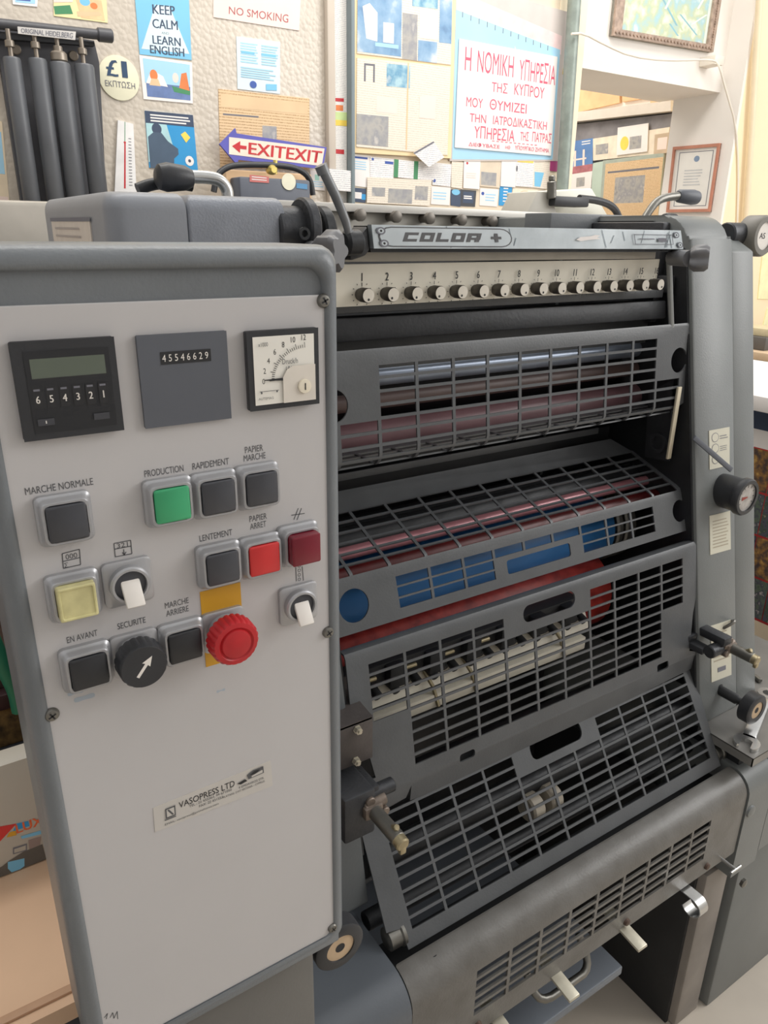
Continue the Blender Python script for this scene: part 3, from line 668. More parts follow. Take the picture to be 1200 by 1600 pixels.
s = fsheet([(938, 256), (958, 252), (950, 345), (930, 345)], mat('teal_mount', (190, 206, 192), .6, 0, .06, 10), .055); s.done('card_strip', 'pale teal strip left of the framed newspaper', 'card')
s = fsheet([(955, 252), (1050, 240), (1040, 345), (948, 345)], mat('teal_frame', (168, 176, 164), .6), .055, .01)
s.rect(.05, .06, 1, 1, P_newsb).lines(.1, .19, .95, .23, 1, M_txt, .8, .02).rect(.24, .30, .74, .72, P_photo2)
s.done('framed_newspaper', 'browned framed newspaper page with a dark group photograph', 'newspaper')

# right edge: carton of stickers on a desk, paper on its top, clutter behind
XB = 1.70
tp, bt = atX(1178, 634, XB).z, atX(1178, 1022, XB).z
bm = nb(); box(bm, (XB-.06, .55, bt-.04), (XB+.75, 1.6, bt), .004)
e = thing('steel_desk', (XB+.3, 1.0, -1.38), 'grey steel side desk right of the press', 'desk')
obj('desk_top', bm, M_foot, e)
for x in (XB, XB+.68):
    for y in (.6, 1.55):
        bm = nb(); box(bm, (x-.02, y-.02, -1.38), (x+.02, y+.02, bt-.04), .003); obj('leg', bm, M_press, e)
e = thing('sticker_carton', (XB+.2, 1.0, bt), 'tall carton printed with rows of football pictures and the letters up', 'box')
bm = nb(); box(bm, (XB, .80, bt), (XB+.4, 1.35, tp), .002); obj('carton_body', bm, mat('carton_cream', (226, 206, 178), .6, 0, .04), e)
hh = tp-bt
s = Sheet([(XB, 1.35, tp), (XB, .80, tp), (XB, .80, bt), (XB, 1.35, bt)], NX, mat('carton_red', (186, 52, 54), .5), .001)
s.rect(0, 0, 1, .085, M_navy).rect(0, .085, 1, .155, M_paper).text('up', .36, .088, .66, .165, M_sky)
for r in range(4):
    for k in range(10): s.rect(.003+.1*k, .160+.172*r, .1*k+.099, .160+.172*r+.164, photo_mat(['team_photo', 'crowd_photo', 'pitch_photo'][(r+k) % 3], [[(40, 44, 62), (84, 84, 96), (60, 80, 60), (200, 180, 164)], [(46, 44, 50), (90, 70, 60), (150, 110, 60), (200, 160, 90)], [(60, 80, 60), (96, 108, 92), (70, 72, 84), (206, 196, 186)]][(r+k) % 3], 70))
s.rect(0, .85, 1, 1, mat('carton_cream', (226, 206, 178))).text('ak', .60, .90, .66, .925, M_exred).rect(.60, .945, .66, .955, M_txt)
s.done('printed_panel', 'dark panel of football pictures with red lines', parent=e)
bm = nb(); box(bm, (XB-.05, .78, tp), (XB+.45, 1.40, tp+.035), .002)
tag(obj('paper_stack', bm, M_paper), 'stack of white paper lying on top of the football carton', 'paper')
# table with clutter further back on the right
t = thing('work_table', (3.1, 1.75, -1.38), 'dark table far back at the right edge behind the press', 'table')
zt = atY(1188, 537, 1.75).z
bm = nb(); box(bm, (2.75, 1.55, zt-.03), (3.6, 1.98, zt), .004); obj('table_top', bm, mat('table_tan', (206, 180, 150), .5), t)
for x in (2.80, 3.08, 3.5):
    for y in (1.6, 1.93):
        bm = nb(); box(bm, (x-.03, y-.03, -1.38), (x+.03, y+.03, zt-.03), .004); obj('leg', bm, mat('table_leg_grey', (88, 92, 96), .5), t)
bm = nb(); box(bm, (2.78, 1.58, zt-.14), (3.55, 1.95, zt-.03), .006); obj('drawer_box', bm, mat('drawer_grey', (112, 112, 112), .5), t)
for k, (x0, x1, h, cl, lb) in enumerate(((2.80, 2.98, .05, (96, 92, 88), 'dark folder lying on the far table'), (2.82, 2.94, .03, (210, 196, 160), 'pale folder lying on the dark folder'))):
    bm = nb(); z0 = zt + (.05 if k else 0); box(bm, (x0, 1.62, z0), (x1, 1.85, z0+h), .004); tag(obj('folder', bm, mat('folder_%s' % 'ab'[k], cl, .6)), lb, 'folder')
bm = nb(); c = Vector((3.03, 1.70, zt)); lathe(bm, c, (0, 0, 1), [(0, .02), (.006, .035), (.02, .02), (.07, .014), (.09, .05), (.15, .06), (.155, .05)], 20)
tag(obj('red_ornament', bm, M_exred), 'red ornament standing on the far table at the right edge', 'ornament')
s = Sheet([atY(x, y, 2.052) for x, y in ((1192, 380), (1230, 380), (1230, 468), (1183, 467))], NY, mat('pale_yellow_light', (252, 246, 196), .6), .004); s.done('yellow_light_panel', 'pale yellow panel standing in for window light on the cream wall above the far table', 'paper')  # window light on the wall, put in as thin yellow panels
s = Sheet([atY(x, y, 2.052) for x, y in ((1198, 482), (1230, 482), (1230, 512), (1191, 509))], NY, mat('pale_yellow_light', (252, 246, 196)), .004); s.done('yellow_light_panel', 'smaller pale yellow panel standing in for window light just above the far table', 'paper')

# ------------------------------------------------------------------ left: bench behind the cabinet
zb = -.72
t = thing('work_bench', (-.30, .70, -1.38), 'low bench with dark frame behind the control cabinet at left', 'bench')
bm = nb(); box(bm, (-.95, .60, zb-.10), (.13, 1.02, zb-.022), .004); obj('bench_frame', bm, mat('bench_dark', (66, 68, 72), .5), t)
for x in (-.9, .09):
    for y in (.64, .98):
        bm = nb(); box(bm, (x-.025, y-.025, -1.38), (x+.025, y+.025, zb-.10), .003); obj('leg', bm, mat('bench_dark', (66, 68, 72)), t)
bm = nb(); box(bm, (-.95, .595, zb-.022), (.14, 1.03, zb), 0)

tag(obj('wooden_board', bm, mat('pale_plywood', (216, 180, 148), .55, 0, .06, 5)), 'pale plywood board lying on the bench left of the control cabinet', 'board')
bm = nb(); box(bm, (-.95, .606, zb), (.14, .615, zb+.0035), .001); tag(obj('wood_strip', bm, mat('plywood_edge', (190, 152, 122), .6)), 'narrow wooden strip along the front of the plywood board', 'strip')
# printed carton standing on the board
Yk = .80
zt = atY(20, 1166, Yk+.03).z
t = thing('printed_carton', (-.2, Yk+.1, zb), 'pale carton with orange LUX lettering standing on the plywood board', 'box')
bm = nb(); box(bm, (-.6, Yk, zb+.001), (.15, Yk+.035, zt), .008)
obj('carton_body', bm, mat('carton_pale', (186, 180, 168), .5, 0, .04, 4), t)
s = Sheet([(-.12, Yk, zt), (.12, Yk, zt), (.12, Yk, zb+.002), (-.12, Yk, zb+.002)], NY, mat('carton_pale', (186, 180, 168)), .0006)
def cuv(x, y):
    p = atY(x, y, Yk); return (min(1, max(0, (p.x+.12)/.24)), min(1, (zt-p.z)/(zt-zb-.002)))
def cpoly(pts, mt): s.poly([cuv(*p) for p in pts], mt)
cpoly([(-30, 1296), (26, 1286), (0, 1314), (-30, 1330)], M_red); cpoly([(26, 1286), (44, 1282), (46, 1290), (20, 1298)], M_bluep); cpoly([(14, 1300), (24, 1297), (26, 1304), (10, 1308)], M_yellow)
a, b = cuv(26, 1302), cuv(66, 1284); s.text('*LUX', a[0], a[1]-.085, b[0]+.005, a[1], mat('lux_orange', (224, 104, 58), .6))
cpoly([(32, 1306), (66, 1296), (66, 1302), (34, 1310)], M_sky)
cpoly([(20, 1324), (42, 1317), (42, 1328), (20, 1334)], M_txt); cpoly([(22, 1326), (40, 1320), (40, 1327), (22, 1332)], mat('carton_pale', (186, 180, 168)))
cpoly([(44, 1312), (64, 1306), (62, 1324), (46, 1330)], mat('carton_mauve', (150, 132, 126), .6))
cpoly([(-30, 1372), (4, 1352), (14, 1344), (36, 1330), (66, 1318), (74, 1352), (74, 1380), (-30, 1410)], mat('carton_shape_grey', (98, 94, 88), .6))
cpoly([(12, 1346), (38, 1340), (38, 1352), (32, 1360), (18, 1362), (12, 1356)], M_sky)
s.done('printed_face', 'printed front with orange letters', parent=t)
# clutter on a low shelf behind the carton
Yq = 1.10
zq = atY(20, 1170, Yq).z
t = thing('storage_rack', (-.4, Yq+.1, -1.38), 'dark storage rack behind the pale carton at the left edge', 'rack')
bm = nb(); box(bm, (-1.1, Yq, zq-.03), (.12, Yq+.35, zq), .003); obj('shelf', bm, mat('bench_dark', (66, 68, 72)), t)
for x in (-1.08, .08):
    for y in (Yq+.03, Yq+.32):
        bm = nb(); box(bm, (x-.02, y-.02, -1.38), (x+.02, y+.02, zq-.03), .002); obj('leg', bm, mat('bench_dark', (66, 68, 72)), t)
z1 = atY(10, 1110, Yq).z; z2 = atY(10, 1085, Yq).z; z3 = atY(10, 900, Yq).z
bm = nb(); box(bm, (-.5, Yq+.01, zq), (.10, Yq+.3, z1), .004); tag(obj('crate', bm, mat('woven_tan', (150, 120, 72), .7, 0, .0, 60, col2=(70, 56, 40))), 'tan and brown patterned crate behind the pale carton', 'crate')
bm = nb(); box(bm, (-.5, Yq+.0, z1), (.10, Yq+.3, z2), .004); tag(obj('storage_case', bm, mat('dark_maroon', (70, 46, 48), .5, 0, .1)), 'dark maroon case on top of the patterned crate', 'case')
bm = nb(); box(bm, (-.5, Yq+.02, z2), (.10, Yq+.3, z3), .004); tag(obj('bundle', bm, mat('mottled_stack', (88, 70, 66), .7, 0, .0, 38, col2=(150, 128, 116))), 'mottled brown bundle topmost behind the control cabinet', 'bundle')
bm = nb(); tube(bm, [atY(x, y, Yq-.02) for x, y in ((-30, 960), (-6, 1010), (8, 1048), (24, 1080), (30, 1110))], .011, 10, 0, 1); tag(obj('green_hose', bm, mat('green_rubber', (40, 124, 96), .45)), 'green hose end hanging over the maroon case', 'hose')
# small white fittings in front of the pale poster
bm = nb(); box(bm, (-.15, 1.55, -.2), (.55, 2.0, .045), .01); tag(obj('steel_cupboard', bm, mat('pale_metal', (176, 170, 160), .5, .2, .1, 12)), 'pale metal cupboard top under the roller rack', 'cupboard')

# ------------------------------------------------------------------ the printing press
P = thing('printing_press', (.68, .95, -1.38), 'large grey sheet fed offset printing press with mesh guards', 'printing press')
XL, XR = .357, 1.003                      # inner faces of the side frames
# side frames
def frame_profile():
    pr = [(colY(-.757), -.757), (colY(0.0), 0.0)]
    c = (.775, -.018); pr += arc(c, .048, PI*.93, PI*.5, 6)
    pr += [(1.30, .030), (1.30, -1.38), (.62, -1.38), (.62, -.80)]
    return pr
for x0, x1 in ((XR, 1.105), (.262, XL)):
    bm = nb(); xprism(bm, frame_profile(), x0, x1, 0, .004); obj('side_frame', bm, M_press if x0 > .9 else mat('shaded_press_paint', (84, 88, 90), .42, 0, .08, 9, .1, 300), P)  # left frame: same press paint, darkened for the shadow of the cabinet
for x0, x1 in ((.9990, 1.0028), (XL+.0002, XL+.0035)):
    bm = nb(); xprism(bm, [(colY(-.70)+.006, -.70), (colY(-.02)+.006, -.02), (.79, .022), (.97, .022), (.97, -.70)], x0, x1, 0); obj('frame_gap_shade', bm, M_dark, P)  # dark sheets added for the shade in the gap beside the guards
# outer gear covers with a step from the frame
pr = [(colY(-.757)+.004, -.757), (colY(-.02)+.004, -.02), (.78, .012), (1.25, .012), (1.25, -.757)]
bm = nb(); xprism(bm, pr, 1.1085, 1.166, 0, .003); obj('gear_cover', bm, M_press, P)
bm = nb(); xprism(bm, pr, .2485, .259, 0, .002); obj('gear_cover', bm, M_press, P)
# top cylinder/cap between frame and wheel on the right
bm = nb(); cyl(bm, (1.104, .82, -.012), (1.166, .82, -.012), .030, 24, 0, .004); obj('end_cap', bm, M_press, P)

# base: apron cover with rounded nose and grille, between the two base blocks
YF = .472
def nose(yb=.62): return [(yb, -.800)]
nosep = [(.5085, -.8030)] + arc((YF+.034, -.8365), .034, PI*.5, PI, 8) + [(YF, -.950)]
pth = mkpath(nosep); V0 = pth[-1][0]
def vz(z): return V0 - (z+.950)
gc = [.450, .5075, .560, .613, .666, .719, .772, .823, .872, .919]
holes = []
for i in range(9):
    for r in range(5):
        z1 = -.836-.0165*r; holes.append(rect(gc[i]+.0025, vz(z1), gc[i+1]-.0025, vz(z1-.0118)))
bm = punched(rrect(XL, 0.0, 1.008, V0, .004), holes, pth, .003)
cov = obj('apron_cover', bm, M_worn, P, ang=50)
bm = nb()
for x, y, z in ((.405, .498, -.8040), (.985, .500, -.8040)): bm = nb(); lathe(bm, (x, y, z), (0, 0, 1), [(-.001, .0045), (.0010, .0045)], 14); obj('screw_hole', bm, M_black, cov)
for x in (.93, .74, .46):
    bm = nb(); lathe(bm, (x, YF-.0015, -.935), NY, [(0, .006), (.004, .005), (.005, .002)], 12); obj('apron_bolt', bm, mat('rusty_bolt', (92, 74, 64), .5, .4, .2, 60), cov)
# base blocks either side
blk = [(.62, -.787)] + arc((YF+.050, -.840), .052, PI*.5, PI, 8)
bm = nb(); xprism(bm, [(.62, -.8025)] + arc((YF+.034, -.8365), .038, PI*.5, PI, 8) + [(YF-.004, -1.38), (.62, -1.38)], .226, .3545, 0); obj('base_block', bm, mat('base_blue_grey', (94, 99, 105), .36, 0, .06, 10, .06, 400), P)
bm = nb(); xprism(bm, [(.66, -.8025)] + arc((YF+.034, -.8365), .038, PI*.5, PI, 8) + [(YF-.004, -1.005), (.66, -1.005)], 1.011, 1.082, 0); rb = obj('base_block', bm, M_press, P)
bm = nb(); xprism(bm, [(.66, -.8025)] + arc((YF+.034, -.8365), .038, PI*.5, PI, 8) + [(YF-.004, -.985), (.66, -.985)], 1.0835, 1.32, 0); obj('base_block', bm, M_press, P)
c = atY(1172, 1267, YF-.004); bm = nb(); lathe(bm, c, NY, [(0, .011), (.003, .010), (.004, .006)], 18); obj('cover_bolt', bm, M_press, P)
c = atY(1159, 1378, YF-.004); bm = nb(); lathe(bm, c, NY, [(0, .008), (.005, .008), (.007, .005)], 6); obj('hex_bolt', bm, M_steel2, P)
# T screw
c = atY(1130, 1344, YF-.004); bm = nb(); cyl(bm, c+Vector((0, .03, 0)), c+Vector((0, -.022, 0)), .0028, 10); cyl(bm, c+Vector((-.013, -.022, 0)), c+Vector((.013, -.022, 0)), .0024, 10); obj('t_screw', bm, M_steel, P)
# legs and cabinet below
bm = nb(); box(bm, (.985, YF+.02, -1.38), (1.055, .95, -1.010), .006); obj('leg_slab', bm, mat('pale_worn_slab', (150, 142, 134), .5, 0, .0, 7, .1, 60, col2=(116, 110, 104)), P)
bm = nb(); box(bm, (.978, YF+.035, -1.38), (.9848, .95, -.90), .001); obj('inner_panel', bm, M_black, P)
bm = nb(); box(bm, (1.072, YF+.012, -1.38), (1.40, .98, -.987), .004); obj('base_cabinet', bm, M_press, P)
bm = nb(); box(bm, (.226, .62, -1.38), (.36, 1.2, -.80), .004); obj('rear_base', bm, M_dark, P)
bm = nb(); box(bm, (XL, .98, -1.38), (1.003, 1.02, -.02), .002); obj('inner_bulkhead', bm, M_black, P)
# delivery board low between the legs and the three stop clips
bm = nb(); box(bm, (.40, .50, -1.118), (.80, .96, -1.10), .003); obj('delivery_board', bm, mat('blue_grey_board', (112, 118, 126), .4, .1, .08, 8), P)
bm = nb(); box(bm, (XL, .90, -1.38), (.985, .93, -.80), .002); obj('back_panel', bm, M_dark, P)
def clip(px, py, n):
    b = atY(px, py, YF); bm = nb()
    xprism(bm, [(YF+.03, b.z+.004), (YF-.036, b.z-.006), (YF-.037, b.z-.0095), (YF-.036, b.z-.0105), (YF+.03, b.z-.0005)], b.x-.0095, b.x+.0095, 0, .0008)
    return obj('stop_clip', bm, mat('pale_clip', (196, 190, 172), .35, .5, .1, 50, .05), P)
for px, py in ((868, 1520), (974, 1446), (778, 1592)): clip(px, py, 1)
# curled spring stop under the right of the apron
bm = nb(); cy_, cz_ = .452, -.972; co, ci = .0165, .0148
aa = [PI*.62-PI*1.60*k/22 for k in range(23)]
poly = [(cy_+co*math.cos(a), cz_+co*math.sin(a)) for a in aa]+[(cy_+ci*math.cos(a), cz_+ci*math.sin(a)) for a in aa[::-1]]
aa = [PI*.5+PI*1.35*k/22 for k in range(23)]
poly = [(YF+.05, cz_+.0165)]+[(cy_+co*math.cos(a), cz_+co*math.sin(a)) for a in aa]+[(cy_+ci*math.cos(a), cz_+ci*math.sin(a)) for a in aa[::-1]]+[(YF+.05, cz_+.0148)]
xprism(bm, poly, .874, .894); obj('spring_stop', bm, M_steel, P)
# handle rod under the apron
bm = nb(); y = YF+.05; pts = [(.60, y, -1.0), (.60, y-.03, -1.03), (.66, y-.03, -1.03), (.705, y-.03, -1.03), (.705, y, -.99)]
tube(bm, pts, .006, 10, 0, 2); obj('sheet_rail', bm, M_steel2, P)

# ---- cylinders and rollers
def roller(name, y, z, r, mt, x0=XL+.004, x1=XR-.004, rings=None):
    bm = nb(); L = x1-x0; pr = [(0, r*.97), (.003, r), (L-.003, r), (L, r*.97)]
    lathe(bm, (x0, y, z), (1, 0, 0), pr, 48); return obj(name, bm, mt, P, org=(x0, y, z))
bm = nb(); box(bm, (XL, .775, -.158), (XR, .781, -.118), .001); obj('ink_plate', bm, M_guard, P)
roller('oscillating_roller', .792, -.170, .013, mat('bluish_bright_roller', (150, 160, 176), .3, .5))
roller('form_roller', .790, -.201, .011, M_brown)
roller('form_roller', .788, -.246, .022, M_pink)
roller('ink_drum', .87, -.20, .055, M_black)
roller('form_roller', .770, -.380, .022, M_dark)
roller('form_roller', .805, -.385, .024, M_dark)
roller('form_roller', .7385, -.3785, .0085, mat('pink_highlight_roller', (176, 120, 126), .25, .2))  # thin pink roller added as the highlight along the dark rollers
roller('form_roller', .718, -.399, .0135, M_redbr)
cyb = roller('blanket_cylinder', .788, -.4555, .064, M_blue, XL+.044, .925)
for x0, x1 in ((XL+.004, XL+.028), (XL+.030, XL+.040), (.930, .944), (.950, .975)):
    bm = nb(); cyl(bm, (x0, .788, -.4555), (x1, .788, -.4555), .066, 40, 0, .003); obj('bearer_ring', bm, M_steel if x0 < .9 else M_steel2, P, org=(x0, .788, -.4555))
roller('impression_cylinder', .768, -.556, .070, M_redcy, XL+.03, .905)
bm = nb(); box(bm, (XL+.044, .722, -.482), (.91, .728, -.476), .001); obj('sheet_edge', bm, mat('pink_sheet_edge', (206, 96, 110), .5), P)
roller('delivery_roller', .60, -.735, .016, M_dark)
roller('delivery_roller', .63, -.775, .020, M_guard)
roller('delivery_roller', .58, -.805, .012, M_dark)
roller('delivery_roller', .66, -.70, .024, M_dark)
for x in (.62, .655):
    bm = nb(); cyl(bm, (x, .575, -.752), (x+.022, .575, -.752), .020, 24, 0, .003); obj('delivery_wheel', bm, mat('pale_wheel', (150, 142, 128), .6, 0, .15, 30), P)
# gripper bar behind the third guard
bm = nb(); xprism(bm, [(.668, -.567), (.690, -.527), (.694, -.530), (.672, -.570)], XL+.01, .82); gbar = obj('gripper_bar', bm, mat('ivory_enamel', (208, 202, 186), .4, 0, .05, 30), P)
bm = nb(); box(bm, (XL+.01, .655, -.592), (.80, .672, -.571), .002); obj('bar_rail', bm, mat('ivory_enamel', (236, 226, 204)), gbar)
bm = nb(); box(bm, (XL+.01, .676, -.545), (.80, .700, -.512), .004); obj('gripper_shaft', bm, M_black, gbar)
for i in range(7):
    x = .385+.062*i
    bm = nb(); box(bm, (x, .662, -.545), (x+.026, .690, -.514), .003); cyl(bm, (x+.045, .664, -.549), (x+.045, .676, -.545), .0065, 12); cyl(bm, (x+.010, .662, -.549), (x+.010, .674, -.545), .006, 12)
    cyl(bm, (x+.03, .668, -.545), (x+.03, .68, -.541), .005, 12); obj('gripper', bm, M_black, gbar)
    bm = nb(); cyl(bm, (x+.024, .672, -.526), (x+.046, .672, -.526), .003, 10); obj('gripper_pin', bm, M_brass, gbar)
for x, ml in ((.51, M_brass), (.575, M_brass), (.745, M_brass)):
    bm = nb(); tube(bm, [(x, .676, -.545), (x+.003, .660, -.560), (x+.008, .652, -.588)], .0028, 8); obj('sheet_guide', bm, ml, gbar)
# plates between the roller groups
bm = nb(); xprism(bm, [(.735, -.090), (.775, -.092), (.775, -.118), (.731, -.116)], XL, XR-.02, 0, .002); obj('fountain_plate', bm, M_dark, P)
bm = nb(); xprism(bm, [(.742, -.074), (.80, -.074), (.80, -.088), (.742, -.086)], XL, XR-.02, 0, .001); obj('fountain_plate', bm, M_guard, P)
bm = nb(); xprism(bm, [(.800, -.250), (.804, -.250), (.804, -.291), (.800, -.291)], XL, .985, 0, .001); obj('wash_plate', bm, M_dark, P)
bm = nb(); xprism(bm, [(.797, -.294), (.801, -.294), (.801, -.304), (.797, -.304)], XL, .94, 0, .0005); obj('wash_plate', bm, M_guard, P)
bm = nb(); xprism(bm, [(.812, -.300), (.816, -.300), (.816, -.345), (.812, -.345)], XL, .985, 0, .001); obj('wash_plate', bm, M_black, P)

# ---- guards: punched sheet metal
U = [.393+.0538*k for k in range(12)]
b2 = .0022
# upper guard, bent under at the foot
g1 = [(.703, -.124), (.691, -.240)]
a0 = math.atan2(0, -1)
pts = [(.7045, -.121), (.703, -.124), (.691, -.238)] + [(.7080+.0170*math.cos(a), -.2380+.0170*math.sin(a)) for a in [PI+.10+ (PI*.62)*k/6 for k in range(1, 7)]]
pts.append((pts[-1][0]+.055, pts[-1][1]-.002))
pth = mkpath(pts); VE = pth[-1][0]; v0 = .0033
rows = [v0+.0135+.0153*i for i in range(5)]
holes = []
for k in range(1, 10):
    for i in range(4): holes.append(rect(U[k]+b2, rows[i]+.0018, U[k+1]-b2, rows[i+1]-.0018))
vv = rows[-1]
vlow = [vv+.0153*i for i in range(int((VE-vv-.008)/.0153)+1)]
for k in range(0, 11):
    for i in range(len(vlow)-1):
        u0, u1 = U[k]+b2, U[k+1]-b2
        if k == 10: u1 = .985
        holes.append(rect(u0, vlow[i]+.0018, u1, vlow[i+1]-.0018))
holes.append(circ(.982, v0+.050, .0185, .0185)); holes.append(circ(.388, v0+.055, .0185))
out = [(XL+.005, 0), (1.000, 0), (1.003, .004), (1.003, .118), (.992, .122), (.992, VE), (XL+.005, VE)]
bm = punched(out, holes, pth, .0022); obj('mesh_guard', bm, M_guard, P)
# side bracket at the right end of the upper guard
bm = nb(); prism(bm, [(.985, .705, -.205), (.985, .690, -.330), (.985, .735, -.335), (.985, .745, -.23)], (.003, 0, 0)); 
obj('guard_bracket', bm, M_castn, P)
bm = nb(); box(bm, (.976, .686, -.325), (.985, .690, -.212), .001); obj('guard_strip', bm, mat('pale_strip', (206, 196, 172), .4, .2), P)
bm = nb(); lathe(bm, (.9845, .712, -.305), NX, [(0, .016), (.006, .016), (.006, .011), (0, .011)], 24, cap=False); obj('guard_ring', bm, M_castn, P)
# middle guard: top mesh, rounded front edge, front face
tA, tB = (.756, -.340), (.673, -.372)
fA, fB = (.669, -.376), (.6475, -.445)
pts = [(.788, -.314), (.771, -.334), along(tA, tB, 0), along(tA, tB, .070)] 
pc0, pc1 = along(tA, tB, .077), fA
pts += [(.6795, -.3690), (.6725, -.3725), (.6695, -.3785)] + [(.6500, -.4370)]
pth = mkpath(pts); VE = pth[-1][0]
vb = pth[2][0]-.013; vf = [p[0] for p in pth if abs(p[2]+.3785) < 1e-6][0]
holes = []
tr = [vb+.004+.0168*i for i in range(6)]; tr.append(vf-.0030)
tr = [vb+(vf-.003-vb)*i/6 for i in range(7)]
for k in range(-1, 11):
    for i in range(6):
        u0, u1 = U[0]+.0538*k+b2, U[0]+.0538*(k+1)-b2
        if k == 10: u1 = .988
        if u0 < XL+.02: u0 = XL+.02
        if u1-u0 > .01: holes.append(rect(u0+.002, tr[i]+.0016, u1+.002, tr[i+1]-.0016))
fr = [vf+.0085+.0138*i for i in range(4)]
FU = [.4515, .5035, .5565, .6075, .661, .7145, .769, .8225, .8765, .9295]
for k in range(9):
    for i in range(3):
        if 3 <= k <= 5 and i > 0: continue
        holes.append(rect(FU[k]+b2*.9, fr[i]+.0012, FU[k+1]-b2*.9, fr[i+1]-.0012 if not 3 <= k <= 5 else fr[1]-.001))
holes.append(rrect(.627, vf+.0285, .745, vf+.0475, .004))
holes.append(circ(.392, vf+.030, .020))
out = [(XL+.004, 0), (.960, 0), (.996, vb), (1.000, vf-.004), (1.003, vf+.004), (1.003, vf+.010)] + [(.990+.0175*math.cos(a), vf+.028+.0175*math.sin(a)) for a in [-PI*.30-PI*1.38*k/14 for k in range(15)]] + [(1.003, vf+.046), (1.000, VE), (XL+.004, VE)]
bm = punched(out, holes, pth, .0022); obj('mesh_guard', bm, M_guard, P)
# third guard with rolled top edge and a lip
gA, gB = (.632, -.450), (.598, -.632)
pts = [(.650, -.456), (.640, -.4515), (.634, -.4515), along(gA, gB, .006), along(gA, gB, .185), (along(gA, gB, .188)[0]-.0003, along(gA, gB, .188)[1]), (.5995, -.668)]
pth = mkpath(pts); VE = pth[-1][0]; vg = pth[3][0]-.006
r3 = [vg+.018+.01525*i for i in range(11)]; V3 = [.390+.0528*k for k in range(12)]
holes = []
for k in range(11):
    for i in range(10):
        if k in (0, 10) and i > 4: continue
        if k in (4, 5, 6) and i < 2: continue
        holes.append(rect(V3[k]+.002, r3[i]+.0017, V3[k+1]-.002, r3[i+1]-.0017))
holes.append(rrect(.634, vg+.0125, .731, vg+.0365, .011))
vl = pth[4][0]
out = [(XL+.006, 0), (1.003, 0), (1.003, vg+.09), (.995, vg+.115), (.985, vl-.006), (1.001, vl), (1.001, vl+.004), (.999, VE-.004), (.86, VE), (.46, VE), (.437, VE-.002), (.437, vl+.01), (.43, VE-.01), (XL+.004, VE-.002), (XL+.004, vl-.02), (XL+.03, vl-.022), (XL+.024, vl-.055), (XL+.006, vl-.055)]
holes += [rrect(.905, vl-.006, .932, vl+.007, .004), rrect(.513, vl-.003, .538, vl+.009, .004)]
bm = punched(out, holes, pth, .0024); obj('mesh_guard', bm, M_guard, P)
# lowest guard, leaning out over the apron
hA, hB = (.605, -.662), (.519, -.803)
pts = [along(hA, hB, -.030), along(hA, hB, .05), along(hA, hB, .166)]
pth = mkpath(pts); VE = pth[-1][0]; v0 = .030
r4 = [v0+.0105+.0154*i for i in range(10)]
holes = []
for k in range(11):
    for i in range(9):
        if k in (4, 5, 6) and i < 2: continue
        holes.append(rect(U[k]+.002, r4[i]+.0018, U[k+1]-.002, r4[i+1]-.0018))
    if k not in (4, 5, 6): holes.append(rect(U[k]+.002, r4[0]-.0128, U[k+1]-.002, r4[0]-.0018))
holes.append(rrect(.640, v0+.004, .740, v0+.031, .011))
out = [(.372, 0), (1.008, 0), (1.008, v0+.004), (1.000, v0+.14), (1.000, VE), (.383, VE), (.381, VE-.026), (.361, VE-.030), (.364, .02)]
bm = punched(out, holes, pth, .0024); obj('mesh_guard', bm, M_guard, P)
# hinge knuckles of the lowest guard
for x0, x1 in ((.362, .385), (1.000, 1.018)):
    bm = nb(); yh, zh = along(hA, hB, .150); lathe(bm, (x0, yh+.010, zh-.004), (1, 0, 0), [(0, .010), (.002, .014), (x1-x0-.006, .014), (x1-x0-.004, .016), (x1-x0, .016), (x1-x0, .006)], 24); obj('guard_hinge', bm, M_steel2, P)
# worn dark strip behind lowest guard (drip edge with slots)
bm = nb(); box(bm, (XL, .512, -.835), (1.0, .56, -.829), .001); obj('drip_edge', bm, M_black, P)

# ---- ink unit: numbered scale with sixteen keys
yS = .725
q = [Vector((.395, yS, -.0325)), Vector((.938, yS, -.0305)), Vector((.936, yS, -.0725)), Vector((.395, yS, -.0765))]
s = Sheet(q, NY, M_cream, .003)
def ikx(i): return .4437+.0325*i
def sc(x, z): u = (x-.395)/.542; zt = -.0325+.002*u; zb_ = -.0765+.004*u; return u, (zt-z)/(zt-zb_)
for i in range(16):
    x = ikx(i)-.004; zc = -.0640
    a, b = sc(x, -.0415), sc(x, -.0500); s.textc('*'+str(i+1), a[0], a[1], b[1], M_ink, .72)
    for k in range(11):
        an = math.radians(-150+30*k); r0, r1, hw = (.0115, .0130, .0004) if k != 5 else (.0085, .0125, .0004)
        ca, sa = math.sin(an), math.cos(an)
        s.poly([sc(x+ca*r+sa*h, zc+sa*r-ca*h) for r, h in ((r0, -hw), (r0, hw), (r1, hw), (r1, -hw))], M_ink)
s.done('ink_key_scale', 'cream scale numbered 1 to 16', parent=P)
k0 = None
for i in range(16):
    o = Vector((ikx(i)-.006, yS-.003, -.0640))
    if k0 is None:
        bm = nb(); lathe(bm, o, NY, [(0, .0068), (.004, .0068), (.0045, .0078), (.0165, .0078), (.0175, .0072)], 26)
        k0 = obj('ink_key_knob', bm, mat('dark_knurl', (98, 94, 88), .4, .6, .15, 120), P, org=o)
        bm = nb(); disc(bm, o+Vector((0, -.01755, 0)), NY, .0072, 0, 24); obj('knob_face', bm, mat('pale_knob_face', (206, 200, 188), .35, .3), k0, org=o)
        bm = nb(); disc(bm, o+Vector((0, -.0178, -.0042)), NY, .0014, 0, 12); obj('index_dot', bm, M_ink, k0, org=o)
    else:
        c = dup(k0, o, P); c.rotation_euler = (0, math.radians(random.uniform(-40, 40)), 0)
